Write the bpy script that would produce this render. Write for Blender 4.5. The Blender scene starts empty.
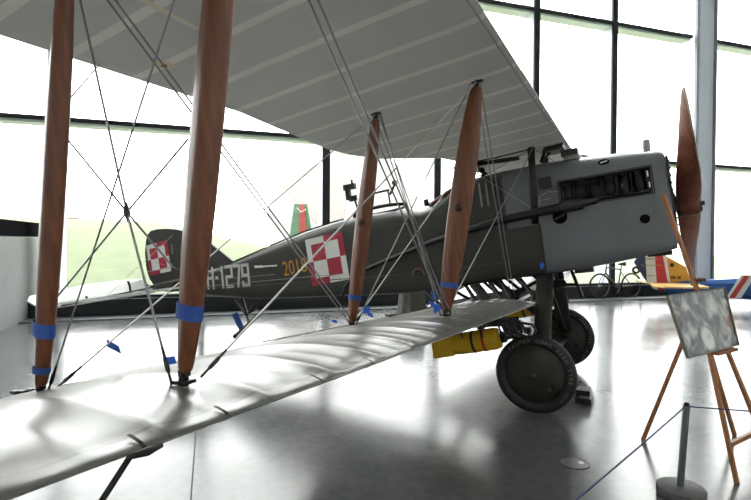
import bpy, math, random
import numpy as np
from mathutils import Vector, Matrix
C = bpy.context.scene.collection
SC = bpy.context.scene
R = math.radians
random.seed(4)

# ---------------------------------------------------------------- camera
def cam_axes(yaw, pitch, roll):
    a, b, r = R(yaw), R(pitch), R(roll)
    fw = np.array([-math.sin(a), math.cos(a), 0.]); rt = np.array([math.cos(a), math.sin(a), 0.]); up = np.array([0, 0, 1.])
    f2 = fw*math.cos(b)+up*math.sin(b); u2 = -fw*math.sin(b)+up*math.cos(b)
    return rt*math.cos(r)+u2*math.sin(r), -rt*math.sin(r)+u2*math.cos(r), f2
r3, u3, f2 = cam_axes(27.788, -.855, .309)
cam = bpy.data.cameras.new('camera'); co = bpy.data.objects.new('camera', cam); C.objects.link(co)
m = Matrix.Identity(4)
for i in range(3):
    m[i][0], m[i][1], m[i][2] = r3[i], u3[i], -f2[i]
m.translation = (.82, -5.593, 1.502)
co.matrix_world = m
cam.sensor_width = 36; cam.lens = 503.4/751*36; cam.clip_start = .05; cam.clip_end = 400
SC.camera = co

# ---------------------------------------------------------------- world, exposure
w = bpy.data.worlds.new('sky'); SC.world = w; w.use_nodes = True
nt = w.node_tree; bg = nt.nodes['Background']
bg.inputs[0].default_value = (1.0, .995, .985, 1); bg.inputs[1].default_value = 7.5
SC.view_settings.view_transform = 'Standard'; SC.view_settings.look = 'None'
SC.view_settings.exposure = 0.12; SC.view_settings.gamma = 1; SC.view_settings.use_curve_mapping = False
try: SC.cycles.max_bounces = 12; SC.cycles.diffuse_bounces = 5; SC.cycles.transparent_max_bounces = 24
except Exception: pass

# ---------------------------------------------------------------- materials
MATS = {}
def mat(name, col, rough=.5, metal=0, spec=.5, noise=0, nscale=8, bump=0, bscale=40, rnoise=0, coat=0):
    if name in MATS: return MATS[name]
    M = bpy.data.materials.new(name); M.use_nodes = True; T = M.node_tree; b = T.nodes['Principled BSDF']
    b.inputs['Base Color'].default_value = (*col, 1); b.inputs['Roughness'].default_value = rough
    b.inputs['Metallic'].default_value = metal; b.inputs['Specular IOR Level'].default_value = spec
    if coat: b.inputs['Coat Weight'].default_value = coat; b.inputs['Coat Roughness'].default_value = .12
    tc = None
    if noise or bump or rnoise:
        tc = T.nodes.new('ShaderNodeTexCoord')
    if noise:
        n = T.nodes.new('ShaderNodeTexNoise'); n.inputs['Scale'].default_value = nscale; n.inputs['Detail'].default_value = 5
        T.links.new(tc.outputs['Object'], n.inputs['Vector'])
        x = T.nodes.new('ShaderNodeMix'); x.data_type = 'RGBA'
        x.inputs[6].default_value = (*[max(0, c*(1-noise)) for c in col], 1); x.inputs[7].default_value = (*[min(1, c*(1+noise)) for c in col], 1)
        T.links.new(n.outputs[0], x.inputs[0]); T.links.new(x.outputs[2], b.inputs['Base Color'])
    if rnoise:
        n = T.nodes.new('ShaderNodeTexNoise'); n.inputs['Scale'].default_value = nscale*.6; n.inputs['Detail'].default_value = 4
        T.links.new(tc.outputs['Object'], n.inputs['Vector'])
        mr = T.nodes.new('ShaderNodeMapRange'); mr.inputs[3].default_value = rough-rnoise; mr.inputs[4].default_value = rough+rnoise
        T.links.new(n.outputs[0], mr.inputs[0]); T.links.new(mr.outputs[0], b.inputs['Roughness'])
    if bump:
        n = T.nodes.new('ShaderNodeTexNoise'); n.inputs['Scale'].default_value = bscale
        T.links.new(tc.outputs['Object'], n.inputs['Vector'])
        bm = T.nodes.new('ShaderNodeBump'); bm.inputs['Strength'].default_value = bump; bm.inputs['Distance'].default_value = .01
        T.links.new(n.outputs[0], bm.inputs['Height']); T.links.new(bm.outputs[0], b.inputs['Normal'])
    MATS[name] = M
    return M
def math_node(T, op, a, b=None, c=None):
    n = T.nodes.new('ShaderNodeMath'); n.operation = op
    for i, v in enumerate((a, b, c)):
        if v is None: continue
        if isinstance(v, (int, float)): n.inputs[i].default_value = v
        else: T.links.new(v, n.inputs[i])
    return n.outputs[0]

khaki = mat('khaki_dope', (.028, .027, .023), .42, noise=.15, nscale=5)
cowlgrey = mat('cowling_grey', (.135, .142, .153), .24, noise=.06, nscale=3)
black = mat('black_paint', (.012, .012, .012), .45)
darkmetal = mat('dark_metal', (.03, .03, .03), .4, .3)
steel = mat('steel_wire', (.30, .30, .295), .4, .8)
bright = mat('bright_metal', (.6, .6, .58), .3, .9)
rubber = mat('tyre_rubber', (.015, .015, .015), .55, noise=.3, nscale=20)
lettering = mat('faded_white_paint', (.20, .20, .195), .6)
white = mat('white_paint', (.75, .75, .72), .5)
redp = mat('crimson_paint', (.42, .02, .05), .5)
orangep = mat('orange_paint', (.62, .28, .02), .5)
tape = mat('blue_tape', (.025, .085, .36), .6, noise=.3, nscale=90); tapeflag = mat('blue_tape_flag_lit', (.03, .14, .70), .6)  # flag blue is brightened to stand in for light shining through
leather = mat('brown_leather', (.16, .05, .03), .5)
yellow = mat('yellow_enamel', (.62, .36, .01), .35)
pine = mat('easel_wood', (.36, .14, .045), .45, noise=.25, nscale=14)
concrete = mat('concrete', (.26, .265, .265), .75, noise=.18, nscale=3, bump=.2)
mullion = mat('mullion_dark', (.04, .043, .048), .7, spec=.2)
mullside = mat('mullion_lit_side', (.62, .66, .70), .35)  # daylight on mullion sides put into the colour, against dark backlit fronts
brownglass = None

def wood_mat(name, dark, light, sc):
    M = bpy.data.materials.new(name); M.use_nodes = True; T = M.node_tree; b = T.nodes['Principled BSDF']
    tc = T.nodes.new('ShaderNodeTexCoord'); mp = T.nodes.new('ShaderNodeMapping'); mp.inputs['Scale'].default_value = sc
    T.links.new(tc.outputs['Object'], mp.inputs[0])
    n = T.nodes.new('ShaderNodeTexNoise'); n.inputs['Scale'].default_value = 1; n.inputs['Detail'].default_value = 6
    T.links.new(mp.outputs[0], n.inputs['Vector'])
    r = T.nodes.new('ShaderNodeValToRGB'); r.color_ramp.elements[0].color = (*dark, 1); r.color_ramp.elements[1].color = (*light, 1)
    r.color_ramp.elements[0].position = .35; r.color_ramp.elements[1].position = .68
    T.links.new(n.outputs[0], r.inputs[0]); T.links.new(r.outputs[0], b.inputs['Base Color'])
    b.inputs['Roughness'].default_value = .42; b.inputs['Coat Weight'].default_value = .1; b.inputs['Coat Roughness'].default_value = .15
    return M
spruce = wood_mat('varnished_spruce', (.115, .034, .014), (.21, .066, .024), (45, 45, 2.2))
propwood = wood_mat('propeller_mahogany', (.16, .05, .03), (.26, .09, .05), (30, 30, 3))

RIB0, RSP = .08, .3385
def wing_mat(name, base, tapec, rough, spec, seam, transl=0, edgek=.6):
    M = bpy.data.materials.new(name); M.use_nodes = True; T = M.node_tree; b = T.nodes['Principled BSDF']
    tc = T.nodes.new('ShaderNodeTexCoord'); sx = T.nodes.new('ShaderNodeSeparateXYZ'); T.links.new(tc.outputs['Object'], sx.inputs[0])
    ay = math_node(T, 'ABSOLUTE', sx.outputs[1])
    f = math_node(T, 'DIVIDE', math_node(T, 'SUBTRACT', ay, RIB0), RSP)
    d = math_node(T, 'ABSOLUTE', math_node(T, 'SUBTRACT', math_node(T, 'FRACT', math_node(T, 'ADD', f, .5)), .5))
    rb = math_node(T, 'LESS_THAN', d, .075)
    edge = math_node(T, 'MULTIPLY', math_node(T, 'LESS_THAN', d, .016), edgek)
    ux = T.nodes.new('ShaderNodeUVMap')
    su = T.nodes.new('ShaderNodeSeparateXYZ'); T.links.new(ux.outputs[0], su.inputs[0])
    s1 = math_node(T, 'LESS_THAN', math_node(T, 'ABSOLUTE', math_node(T, 'SUBTRACT', su.outputs[0], seam)), .0035)
    n = T.nodes.new('ShaderNodeTexNoise'); n.inputs['Scale'].default_value = 2.2; n.inputs['Detail'].default_value = 5
    T.links.new(tc.outputs['Object'], n.inputs['Vector'])
    x0 = T.nodes.new('ShaderNodeMix'); x0.data_type = 'RGBA'; T.links.new(n.outputs[0], x0.inputs[0])
    x0.inputs[6].default_value = (*[c*.88 for c in base], 1); x0.inputs[7].default_value = (*[c*1.12 for c in base], 1)
    x = T.nodes.new('ShaderNodeMix'); x.data_type = 'RGBA'; T.links.new(rb, x.inputs[0]); T.links.new(x0.outputs[2], x.inputs[6])
    x.inputs[7].default_value = (*tapec, 1)
    x2 = T.nodes.new('ShaderNodeMix'); x2.data_type = 'RGBA'; T.links.new(math_node(T, 'MAXIMUM', s1, edge), x2.inputs[0]); T.links.new(x.outputs[2], x2.inputs[6])
    x2.inputs[7].default_value = (*[c*.45 for c in base], 1)
    T.links.new(x2.outputs[2], b.inputs['Base Color'])
    b.inputs['Roughness'].default_value = rough; b.inputs['Specular IOR Level'].default_value = spec
    bp = T.nodes.new('ShaderNodeBump'); bp.inputs['Distance'].default_value = .002; bp.inputs['Strength'].default_value = .6
    T.links.new(rb, bp.inputs['Height']); T.links.new(bp.outputs[0], b.inputs['Normal'])
    if transl:
        tl = T.nodes.new('ShaderNodeBsdfTranslucent'); ms = T.nodes.new('ShaderNodeMixShader'); ms.inputs[0].default_value = transl
        tl.inputs[0].default_value = (.85, .84, .80, 1)
        T.links.new(b.outputs[0], ms.inputs[1]); T.links.new(tl.outputs[0], ms.inputs[2]); T.links.new(ms.outputs[0], T.nodes['Material Output'].inputs[0])
    return M
wing_top = wing_mat('wing_top_dope', (.14, .137, .128), (.155, .152, .143), .27, 1.0, .035, .14)
wing_under = wing_mat('wing_underside_linen', (.60, .60, .59), (.95, .94, .88), .5, .3, .02, .33, 0)

# ---------------------------------------------------------------- mesh helpers
class MB:
    def __init__(s): s.v = []; s.f = []; s.m = []; s.sm = []; s.uv = {}
    def add(s, vs, fs, mi=0, smooth=False):
        o = len(s.v); s.v += [tuple(v) for v in vs]
        for f in fs: s.f.append([i+o for i in f]); s.m.append(mi); s.sm.append(smooth)
        return s
    def box(s, c, d, mi=0, ax=None):
        ax = ax or (Vector((1, 0, 0)), Vector((0, 1, 0)), Vector((0, 0, 1)))
        c = Vector(c); vs = []
        for i in (-.5, .5):
            for j in (-.5, .5):
                for k in (-.5, .5): vs.append(c+ax[0]*d[0]*i+ax[1]*d[1]*j+ax[2]*d[2]*k)
        return s.add(vs, [(0, 1, 3, 2), (4, 6, 7, 5), (0, 4, 5, 1), (2, 3, 7, 6), (0, 2, 6, 4), (1, 5, 7, 3)], mi)
    def bar(s, a, b, wd, th, mi=0, up=(0, 0, 1)):
        a, b = Vector(a), Vector(b); z = (b-a).normalized(); x = Vector(up).cross(z)
        if x.length < 1e-4: x = Vector((1, 0, 0)).cross(z)
        x.normalize(); y = z.cross(x)
        return s.box((a+b)/2, (wd, th, (b-a).length), mi, (x, y, z))
    def tube(s, pts, r, n=8, mi=0, caps=True, closed=False):
        pts = [Vector(p) for p in pts]; rs = r if isinstance(r, (list, tuple)) else [r]*len(pts)
        rings = []; N = len(pts); prev = None
        for i, p in enumerate(pts):
            if closed: t = pts[(i+1) % N]-pts[i-1]
            else: t = pts[min(i+1, N-1)]-pts[max(i-1, 0)]
            t.normalize()
            if prev is None:
                x = Vector((0, 0, 1)).cross(t)
                if x.length < .05: x = Vector((1, 0, 0)).cross(t)
            else: x = prev-t*prev.dot(t)
            x.normalize(); prev = x; y = t.cross(x)
            rings.append([p+(x*math.cos(2*math.pi*k/n)+y*math.sin(2*math.pi*k/n))*rs[i] for k in range(n)])
        vs = [q for rg in rings for q in rg]; fs = []
        for i in range(N if closed else N-1):
            j = (i+1) % N
            for k in range(n): fs.append((i*n+k, i*n+(k+1) % n, j*n+(k+1) % n, j*n+k))
        s.add(vs, fs, mi, True)
        if caps and not closed:
            s.add(rings[0], [tuple(range(n))[::-1]], mi); s.add(rings[-1], [tuple(range(n))], mi)
        return s
    def lathe(s, prof, c, axis=(0, 1, 0), n=48, mi=0, smooth=True):
        ax = Vector(axis).normalized(); x = Vector((0, 0, 1)).cross(ax)
        if x.length < .05: x = Vector((1, 0, 0))
        x.normalize(); y = ax.cross(x); c = Vector(c); vs = []
        for (r, h) in prof:
            for k in range(n):
                a = 2*math.pi*k/n; vs.append(c+ax*h+(x*math.cos(a)+y*math.sin(a))*r)
        fs = []
        for i in range(len(prof)-1):
            for k in range(n): fs.append((i*n+k, i*n+(k+1) % n, (i+1)*n+(k+1) % n, (i+1)*n+k))
        return s.add(vs, fs, mi, smooth)
    def prism(s, pts, off, mi=0, mside=None):
        a = [Vector(p) for p in pts]; o = Vector(off); n = len(a); b = [p+o for p in a]
        s.add(a+b, [tuple(range(n))[::-1], tuple(range(n, 2*n))], mi)
        return s.add(a+b, [(i, (i+1) % n, n+(i+1) % n, n+i) for i in range(n)], mi if mside is None else mside)
    def build(s, name, mats, parent=None):
        me = bpy.data.meshes.new(name); me.from_pydata(s.v, [], s.f)
        mats = mats if isinstance(mats, (list, tuple)) else [mats]
        for q in mats: me.materials.append(q)
        me.polygons.foreach_set('material_index', s.m); me.polygons.foreach_set('use_smooth', s.sm)
        if s.uv:
            ul = me.uv_layers.new(name='UVMap')
            for lp in me.loops: ul.data[lp.index].uv = s.uv.get(lp.vertex_index, (0, 0))
        me.update()
        o = bpy.data.objects.new(name, me); C.objects.link(o)
        if parent: o.parent = parent
        return o
def fixnormals(o):
    import bmesh
    b = bmesh.new(); b.from_mesh(o.data); bmesh.ops.recalc_face_normals(b, faces=b.faces); b.to_mesh(o.data); b.free(); return o
def empty(name, loc=(0, 0, 0), label=None, cat=None, group=None):
    o = bpy.data.objects.new(name, None); C.objects.link(o); o.location = loc; o.empty_display_size = .2
    if label: tag(o, label, cat, group)
    return o
def tag(o, label, cat, group=None):
    o['label'] = label; o['category'] = cat
    if group: o['group'] = group
    return o
def structure(o): o['kind'] = 'structure'; return o
def text_mesh(txt, size=1.0):
    cu = bpy.data.curves.new('t', 'FONT'); cu.body = txt; cu.size = size; cu.align_x = 'CENTER'; cu.align_y = 'CENTER'; cu.resolution_u = 3
    o = bpy.data.objects.new('t', cu); C.objects.link(o)
    dg = bpy.context.evaluated_depsgraph_get(); me = bpy.data.meshes.new_from_object(o.evaluated_get(dg))
    vs = [v.co.copy() for v in me.vertices]; fs = [tuple(p.vertices) for p in me.polygons]
    bpy.data.objects.remove(o); bpy.data.meshes.remove(me); bpy.data.curves.remove(cu)
    return vs, fs

# ---------------------------------------------------------------- the hall (glass wall frame of reference)
WA = Vector((-8.132, 1.419, 0)); WT = Vector((math.cos(R(46)), math.sin(R(46)), 0)); WN = Vector((-WT.y, WT.x, 0)); UP = Vector((0, 0, 1))
def W(s, n, z): return WA+WT*s+WN*n+UP*z
AX = (WT, WN, UP)

# floor
M = bpy.data.materials.new('polished_concrete'); M.use_nodes = True; T = M.node_tree; b = T.nodes['Principled BSDF']
tc = T.nodes.new('ShaderNodeTexCoord')
n1 = T.nodes.new('ShaderNodeTexNoise'); n1.inputs['Scale'].default_value = .9; n1.inputs['Detail'].default_value = 8; n1.inputs['Roughness'].default_value = .65
n2 = T.nodes.new('ShaderNodeTexNoise'); n2.inputs['Scale'].default_value = 14; n2.inputs['Detail'].default_value = 6
T.links.new(tc.outputs['Object'], n1.inputs['Vector']); T.links.new(tc.outputs['Object'], n2.inputs['Vector'])
cr = T.nodes.new('ShaderNodeValToRGB'); cr.color_ramp.elements[0].position = .35; cr.color_ramp.elements[1].position = .7
cr.color_ramp.elements[0].color = (.095, .098, .103, 1); cr.color_ramp.elements[1].color = (.165, .168, .174, 1)
mixn = math_node(T, 'MULTIPLY_ADD', n2.outputs[0], .35, math_node(T, 'MULTIPLY', n1.outputs[0], .65))
T.links.new(mixn, cr.inputs[0])
sx = T.nodes.new('ShaderNodeSeparateXYZ'); T.links.new(tc.outputs['Object'], sx.inputs[0])
def joint(o, off):
    f = math_node(T, 'DIVIDE', math_node(T, 'SUBTRACT', o, off), 4.93)
    return math_node(T, 'LESS_THAN', math_node(T, 'ABSOLUTE', math_node(T, 'SUBTRACT', math_node(T, 'FRACT', math_node(T, 'ADD', f, .5)), .5)), .0009)
jj = math_node(T, 'MAXIMUM', joint(sx.outputs[0], 1.07), joint(sx.outputs[1], -5.78))
xm = T.nodes.new('ShaderNodeMix'); xm.data_type = 'RGBA'; T.links.new(jj, xm.inputs[0]); T.links.new(cr.outputs[0], xm.inputs[6]); xm.inputs[7].default_value = (.01, .01, .01, 1)
T.links.new(xm.outputs[2], b.inputs['Base Color'])
mr = T.nodes.new('ShaderNodeMapRange'); mr.inputs[1].default_value = .3; mr.inputs[2].default_value = .7; mr.inputs[3].default_value = .13; mr.inputs[4].default_value = .25
T.links.new(n1.outputs[0], mr.inputs[0]); T.links.new(math_node(T, 'MAXIMUM', mr.outputs[0], math_node(T, 'MULTIPLY', jj, .8)), b.inputs['Roughness'])
b.inputs['Specular IOR Level'].default_value = .65
floor_mat = M
S0, S1, NB, H = -12, 26, -17, 15.6
fl = MB(); fl.box((7, -8.4, -.1), (38, 17.6, .2)); o = structure(fl.build('floor', floor_mat))
o.matrix_world = Matrix.Translation(WA) @ Matrix.Rotation(R(46), 4, 'Z')
wallpaint = mat('hall_wall', (.55, .55, .55), .8)
ceil_m = mat('hall_ceiling', (.40, .40, .40), .85)
structure(MB().box(W(7, -8.4, H+.1), (38, 17.6, .2), 0, AX).build('ceiling', ceil_m))
structure(MB().box(W(7, NB-.1, H/2), (38.4, .2, H), 0, AX).build('wall_back', wallpaint))
structure(MB().box(W(S1+.1, -8.4, H/2), (.2, 17.6, H), 0, AX).build('wall_right', wallpaint))
structure(MB().box(W(S0-.1, -8.4, H/2), (.2, 17.6, H), 0, AX).build('wall_left', wallpaint))

# glass facade
G = bpy.data.materials.new('window_glass'); G.use_nodes = True; T = G.node_tree; T.nodes.clear()
out = T.nodes.new('ShaderNodeOutputMaterial'); tr = T.nodes.new('ShaderNodeBsdfTransparent'); gl = T.nodes.new('ShaderNodeBsdfGlossy'); gl.inputs['Roughness'].default_value = .02
tr.inputs[0].default_value = (.97, .985, .975, 1)
lw_ = T.nodes.new('ShaderNodeLayerWeight'); lw_.inputs[0].default_value = .5; mx = T.nodes.new('ShaderNodeMixShader')
T.links.new(math_node(T, 'MULTIPLY_ADD', math_node(T, 'POWER', lw_.outputs[1], 5), .35, .035), mx.inputs[0]); T.links.new(tr.outputs[0], mx.inputs[1]); T.links.new(gl.outputs[0], mx.inputs[2]); T.links.new(mx.outputs[0], out.inputs[0])
MU = [-12, -9.8, -7.1, -4.4, -1.72, 1.0, 3.70, 6.50, 9.33, 11.88, 15.2, 18.2, 21.2, 24.2, 26]
TR = [3.86, 7.62, 11.4]
greenish = mat('frame_lit_underside', (.70, .76, .66), .4)  # outside light on the transom undersides, painted as pale green
for i in range(len(MU)-1):
    a, c = MU[i], MU[i+1]
    if MU[i+1] == 15.2: c = 14.75
    if MU[i] == 15.2: a = 15.62
    q = MB()
    sill = .40 if a < 14 else .30
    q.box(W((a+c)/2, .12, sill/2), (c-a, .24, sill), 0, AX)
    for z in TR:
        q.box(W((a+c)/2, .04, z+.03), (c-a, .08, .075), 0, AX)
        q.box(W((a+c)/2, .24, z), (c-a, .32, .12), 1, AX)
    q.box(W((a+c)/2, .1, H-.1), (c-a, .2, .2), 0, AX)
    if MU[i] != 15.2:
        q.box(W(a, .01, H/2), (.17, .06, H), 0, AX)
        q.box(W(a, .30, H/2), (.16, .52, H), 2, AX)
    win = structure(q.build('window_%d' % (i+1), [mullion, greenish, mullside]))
    p = MB().box(W((a+c)/2, .06, (H+sill)/2), (c-a-.17, .012, H-sill-.02), 0, AX).build('pane', G, win)
# grating strip and heater line along the facade
structure(MB().box(W(7, -.42, .012), (37.6, .5, .024), 0, AX).build('trim_1', mat('floor_grating', (.10, .11, .12), .5, .4, bump=.8, bscale=60)))
structure(MB().box(W(7, -.07, .17), (37.6, .14, .34), 0, AX).build('trim_2', mullion))
# steel corner column
q = MB()
q.box(W(15.22, .18, H/2), (.74, .36, H), 0, AX)
q.box(W(14.86, -.03, H/2), (.03, .08, H), 1, AX); q.box(W(15.61, -.03, H/2), (.05, .1, H), 1, AX)
q.box(W(15.0, -.02, H/2), (.05, .05, H), 0, AX)
structure(q.build('trim_3', [mat('column_blue_grey', (.74, .80, .86), .35), mat('column_edge', (.22, .24, .27), .5)]))

# low concrete wall on the left with dark beam on top
ca, cb = Vector((-7.6, -2.02, 0)), Vector((-10.05, .32, 0))
dr = (cb-ca).normalized(); pr = Vector((dr.y, -dr.x, 0))
if pr.x > 0: pr = -pr
lw = MB().box((ca+cb)/2+pr*.15+UP*.785, ((cb-ca).length, .3, 1.57), 0, (dr, pr, UP))
structure(lw.build('wall_front_low', concrete))
lw = MB().box((ca+cb)/2+pr*.17+UP*1.72, ((cb-ca).length, .34, .28), 0, (dr, pr, UP))
structure(lw.build('trim_4', mat('beam_black', (.012, .012, .014), 1, spec=0)))

# ---------------------------------------------------------------- outside
grass = mat('lawn', (.115, .14, .075), .95, noise=.35, nscale=1.5, bump=.5, bscale=12)
g = MB(); N = 40
vs = []; fs = []
for i in range(N+1):
    for j in range(N+1):
        s = -40+110*i/N; n = .35+60*(j/N)**1.6
        k = max(0, min(1, (10-s)/12)); kk = max(0, min(1, (n-3)/14))
        z = -.1+2.7*k*kk*kk*(3-2*kk)
        vs.append(W(s, n, z))
for i in range(N):
    for j in range(N): fs.append((i*(N+1)+j, (i+1)*(N+1)+j, (i+1)*(N+1)+j+1, i*(N+1)+j+1))
g.add(vs, fs, 0, True); structure(g.build('ground', grass))

# ---------------------------------------------------------------- the aircraft
TH, BK = R(7.887), R(.995); wx, wz, wr = -.037, -.533, .353
Mrot = Matrix.Rotation(BK, 3, 'X') @ Matrix.Rotation(-TH, 3, 'Y')
def a2w(P):
    v = Mrot @ (Vector(P)-Vector((wx, 0, wz))); return v+Vector((0, 0, wr))
OFF = Mrot.inverted() @ a2w((0, 0, 0))
plane = empty('biplane_fighter')
plane.matrix_world = Mrot.to_4x4()
tag(plane, 'large vintage two-seat biplane with grey nose, dark khaki fuselage and red and white checkerboards', 'aeroplane')
# every part is built in aircraft coordinates and its mesh shifted by OFF (ground point under the axle is the root)
def part(mb, name, mats, parent=None):
    mb.v = [tuple(Vector(v)+OFF) for v in mb.v] if not getattr(mb, 'done', False) else mb.v
    o = mb.build(name, mats, parent or plane); return o
def interp(t, x):
    t = sorted(t)
    if x <= t[0][0]: return t[0][1]
    for (a, u), (c, v) in zip(t, t[1:]):
        if x <= c: return u+(v-u)*(x-a)/(c-a)
    return t[-1][1]
ZT = [(1.22, 1.335), (1.16, 1.36), (.87, 1.40), (.5, 1.43), (.1, 1.45), (-.24, 1.45), (-.64, 1.43), (-.72, 1.40), (-1.04, 1.225), (-1.19, 1.19), (-1.53, 1.235), (-2.02, 1.26), (-2.4, 1.235), (-2.9, 1.18), (-3.55, 1.065), (-4.16, .955), (-4.6, .86), (-5.4, .80), (-6.2, .76)]
ZB = [(1.22, .42), (.9, .375), (.57, .34), (.2, .312), (-.08, .30), (-.4, .295), (-.94, .257), (-1.54, .252), (-2.27, .284), (-3.03, .314), (-3.85, .36), (-4.67, .447), (-5.47, .584), (-6.2, .68)]
def HW(x): return .40 if x > -1.5 else max(.03, .40*(x+6.2)/4.7)
XS = sorted(set([1.22, 1.19, 1.09, .9, .7, .5, .31, .2, .08, -.08, -.24, -.4, -.64, -.72, -.88, -1.04, -1.19, -1.35, -1.53]+[-1.53-(4.67*k/22) for k in range(1, 23)]), reverse=True)
def ring(x):
    zt, zb, w = interp(ZT, x), interp(ZB, x), HW(x)
    if x > 1.205: w -= .02
    h = zt-zb
    rb = min(.04, h*.12); fr_ = .17 if x > -.7 else .13
    st = zt-min(.24, fr_*h+.03) if x > -.7 else zt-min(.14, .16*h)
    z0, z1 = zb+rb, st
    ab = [.50, .62, .80, .945, 1.06, 1.18]
    rel = [z0+(z1-z0)*k/7 for k in range(1, 7)]
    k = 1 if x >= -.25 else max(0, 1-(-.25-x)/.5)
    lv = [z0]+[a*k+r_*(1-k) for a, r_ in zip(ab, rel)]+[max(z1, 1.19 if k == 1 else z1)]
    st = lv[-1]
    pts = [(0, zb), (-(w-rb), zb), (-(w-rb*.3), zb+rb*.3)]+[(-w, z) for z in lv]
    for a in (18, 36, 54, 72): pts.append((-w*math.cos(R(a))**.8, st+(zt-st)*math.sin(R(a))))
    pts.append((0, zt))
    full = pts+[(-y, z) for (y, z) in pts[-2:0:-1]]
    return [(x, y, z) for y, z in full]
rings = [ring(x) for x in XS]; nr_ = len(rings[0])
vsF = [p for rg in rings for p in rg]
ck, fk, = [], []
for i in range(len(XS)-1):
    xm_ = (XS[i]+XS[i+1])/2
    for k in range(nr_):
        a, b_, c, d = i*nr_+k, i*nr_+(k+1) % nr_, (i+1)*nr_+(k+1) % nr_, (i+1)*nr_+k
        zc = (vsF[a][2]+vsF[b_][2])/2; yc = (vsF[a][1]+vsF[b_][1])/2
        if .31 < xm_ < 1.09 and .945 < zc < 1.18 and abs(yc) > .38: continue
        if -1.04 < xm_ < -.72 and abs(yc) < .2 and zc > 1.1: continue      # pilot's cockpit
        if -2.2 < xm_ < -1.55 and abs(yc) < .24 and zc > 1.1: continue     # gunner's cockpit
        if xm_ > .08 or (xm_ > -.24 and zc > .80): ck.append((a, b_, c, d))
        else: fk.append((a, b_, c, d))
ck.append(tuple(range(nr_))); last = (len(XS)-1)*nr_; fk.append(tuple(range(last, last+nr_))[::-1])
fus = part(MB().add(vsF, fk, 0, False), 'fuselage', khaki); fixnormals(fus)
cow = part(MB().add(vsF, ck, 0, False), 'engine_cowling', cowlgrey); fixnormals(cow)
for o in (fus, cow):
    for p in o.data.polygons: p.use_smooth = abs(p.normal.x) < .8
    mm = o.modifiers.new('weld', 'WELD') if False else None
def side(x, z, off=.004): return Vector((x, -HW(x)-off, z))
# engine bay
q = MB(); q.box((.70, 0, 1.06), (.80, .62, .30)); bay = part(q, 'engine_bay', mat('bay_black', (.006, .006, .007), .5), cow)
for s in (-1, 1):
    q = MB()
    for k in range(6):
        x = .37+k*.125
        q.lathe([(0, .10), (.05, .10), (.052, -.02), (.045, -.09), (0, -.09)], (x, s*.335, 1.06), (0, -.15*s, 1), 14)
        q.box((x, s*.35, 1.155), (.05, .05, .035)); q.tube([(x, s*.35, .98), (x+.03, s*.375, .965)], .016, 8)
    q.tube([(.34, s*.37, .972), (1.06, s*.37, .972)], .022, 8); q.tube([(.34, s*.35, 1.17), (1.06, s*.35, 1.17)], .012, 6)
    part(q, 'cylinder_bank', mat('engine_black', (.006, .006, .006), .5, .2), cow)
for x, z, r_ in ((.47, 1.01, .018), (.86, 1.05, .02), (1.0, .97, .012), (.66, 1.08, .01), (.79, .99, .01)): part(MB().lathe([(0, -.01), (r_, -.006), (r_, .01), (0, .012)], (x, -.392, z), (0, -1, 0), 12), 'engine_bolt', mat('dull_brass', (.12, .10, .07), .4, .6), cow)
# bay edge frame
q = MB(); L = [(.30, .935), (1.10, .935), (1.10, 1.19), (.30, 1.19)]
for i in range(4):
    a, b_ = L[i], L[(i+1) % 4]; q.bar((a[0], -.404, a[1]), (b_[0], -.404, b_[1]), .012, .02, 0, (0, 1, 0))
part(q, 'bay_frame', mat('dark_frame', (.03, .03, .03), .3, .5), cow)
for x, z in ((1.07, 1.02), (1.065, 1.12)):
    part(MB().box((x, -.414, z), (.012, .006, .05)), 'cowl_catch', bright, cow)
part(MB().prism([(.335, -.412, .957), (.37, -.412, .957), (.35, -.412, .99)], (0, -.004, 0)), 'cowl_catch', bright, cow)
# round holes, vents
for x, z, rx, rz in ((.278, .85, .067, .067), (.995, .72, .042, .042), (.725, 1.30, .05, .026)):
    yy = -.405 if z < 1.2 else -.385
    vs = [(x+rx*math.cos(a), yy, z+rz*math.sin(a)) for a in [2*math.pi*k/24 for k in range(24)]]
    h = part(MB().prism(vs, (0, -.006, 0)), 'access_hole', mat('hole_black', (.004, .004, .004), .9, spec=.1), cow)
    if rx > .06:
        part(MB().bar((x-.05, -.42, z-.015), (x+.045, -.42, z+.02), .02, .01, 0, (0, 1, 0)), 'hole_flap', darkmetal, h)
    if rz < .03: part(MB().bar((x-.03, yy-.014, z-.004), (x+.03, yy-.014, z+.006), .01, .004, 0, (0, 1, 0)), 'hole_glint', bright, h)
vs = []
for cx_, cz_, a0 in ((.225, 1.25, 0), (.145, 1.25, 90), (.145, 1.17, 180), (.225, 1.17, 270)):
    for k in range(4): a = R(a0+k*30); vs.append((cx_+.02*math.cos(a), -.403, cz_+.02*math.sin(a)-.01))
part(MB().prism(vs, (0, -.01, 0)), 'air_scoop', black, cow)
part(MB().tube([(.29, -.41, 1.10), (.2, -.415, 1.11), (.12, -.42, 1.08), (.10, -.42, .99)], .008, 6), 'fuel_pipe', steel, cow)
part(MB().tube([(.10, -.41, 1.04), (.22, -.41, 1.045)], .006, 6), 'fuel_pipe', steel, cow)
q = MB()
for x0, z0, x1, z1 in ((.89, .87, 1.05, .87), (.89, .87, .89, .75), (1.05, .87, 1.05, .75)): q.bar((x0, -.402, z0), (x1, -.402, z1), .004, .004, 0, (0, 1, 0))
for k in range(4): q.box((.92+.035*k, -.402, .83), (.018, .004, .01))
part(q, 'data_plate', mat('panel_line', (.13, .135, .14), .5), cow)
# louvres behind
for x in (-.47, -.40): part(MB().box((x, -.403, 1.20), (.018, .008, .25)), 'louvre', mat('louvre_pale', (.20, .21, .20), .4), fus)
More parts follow.
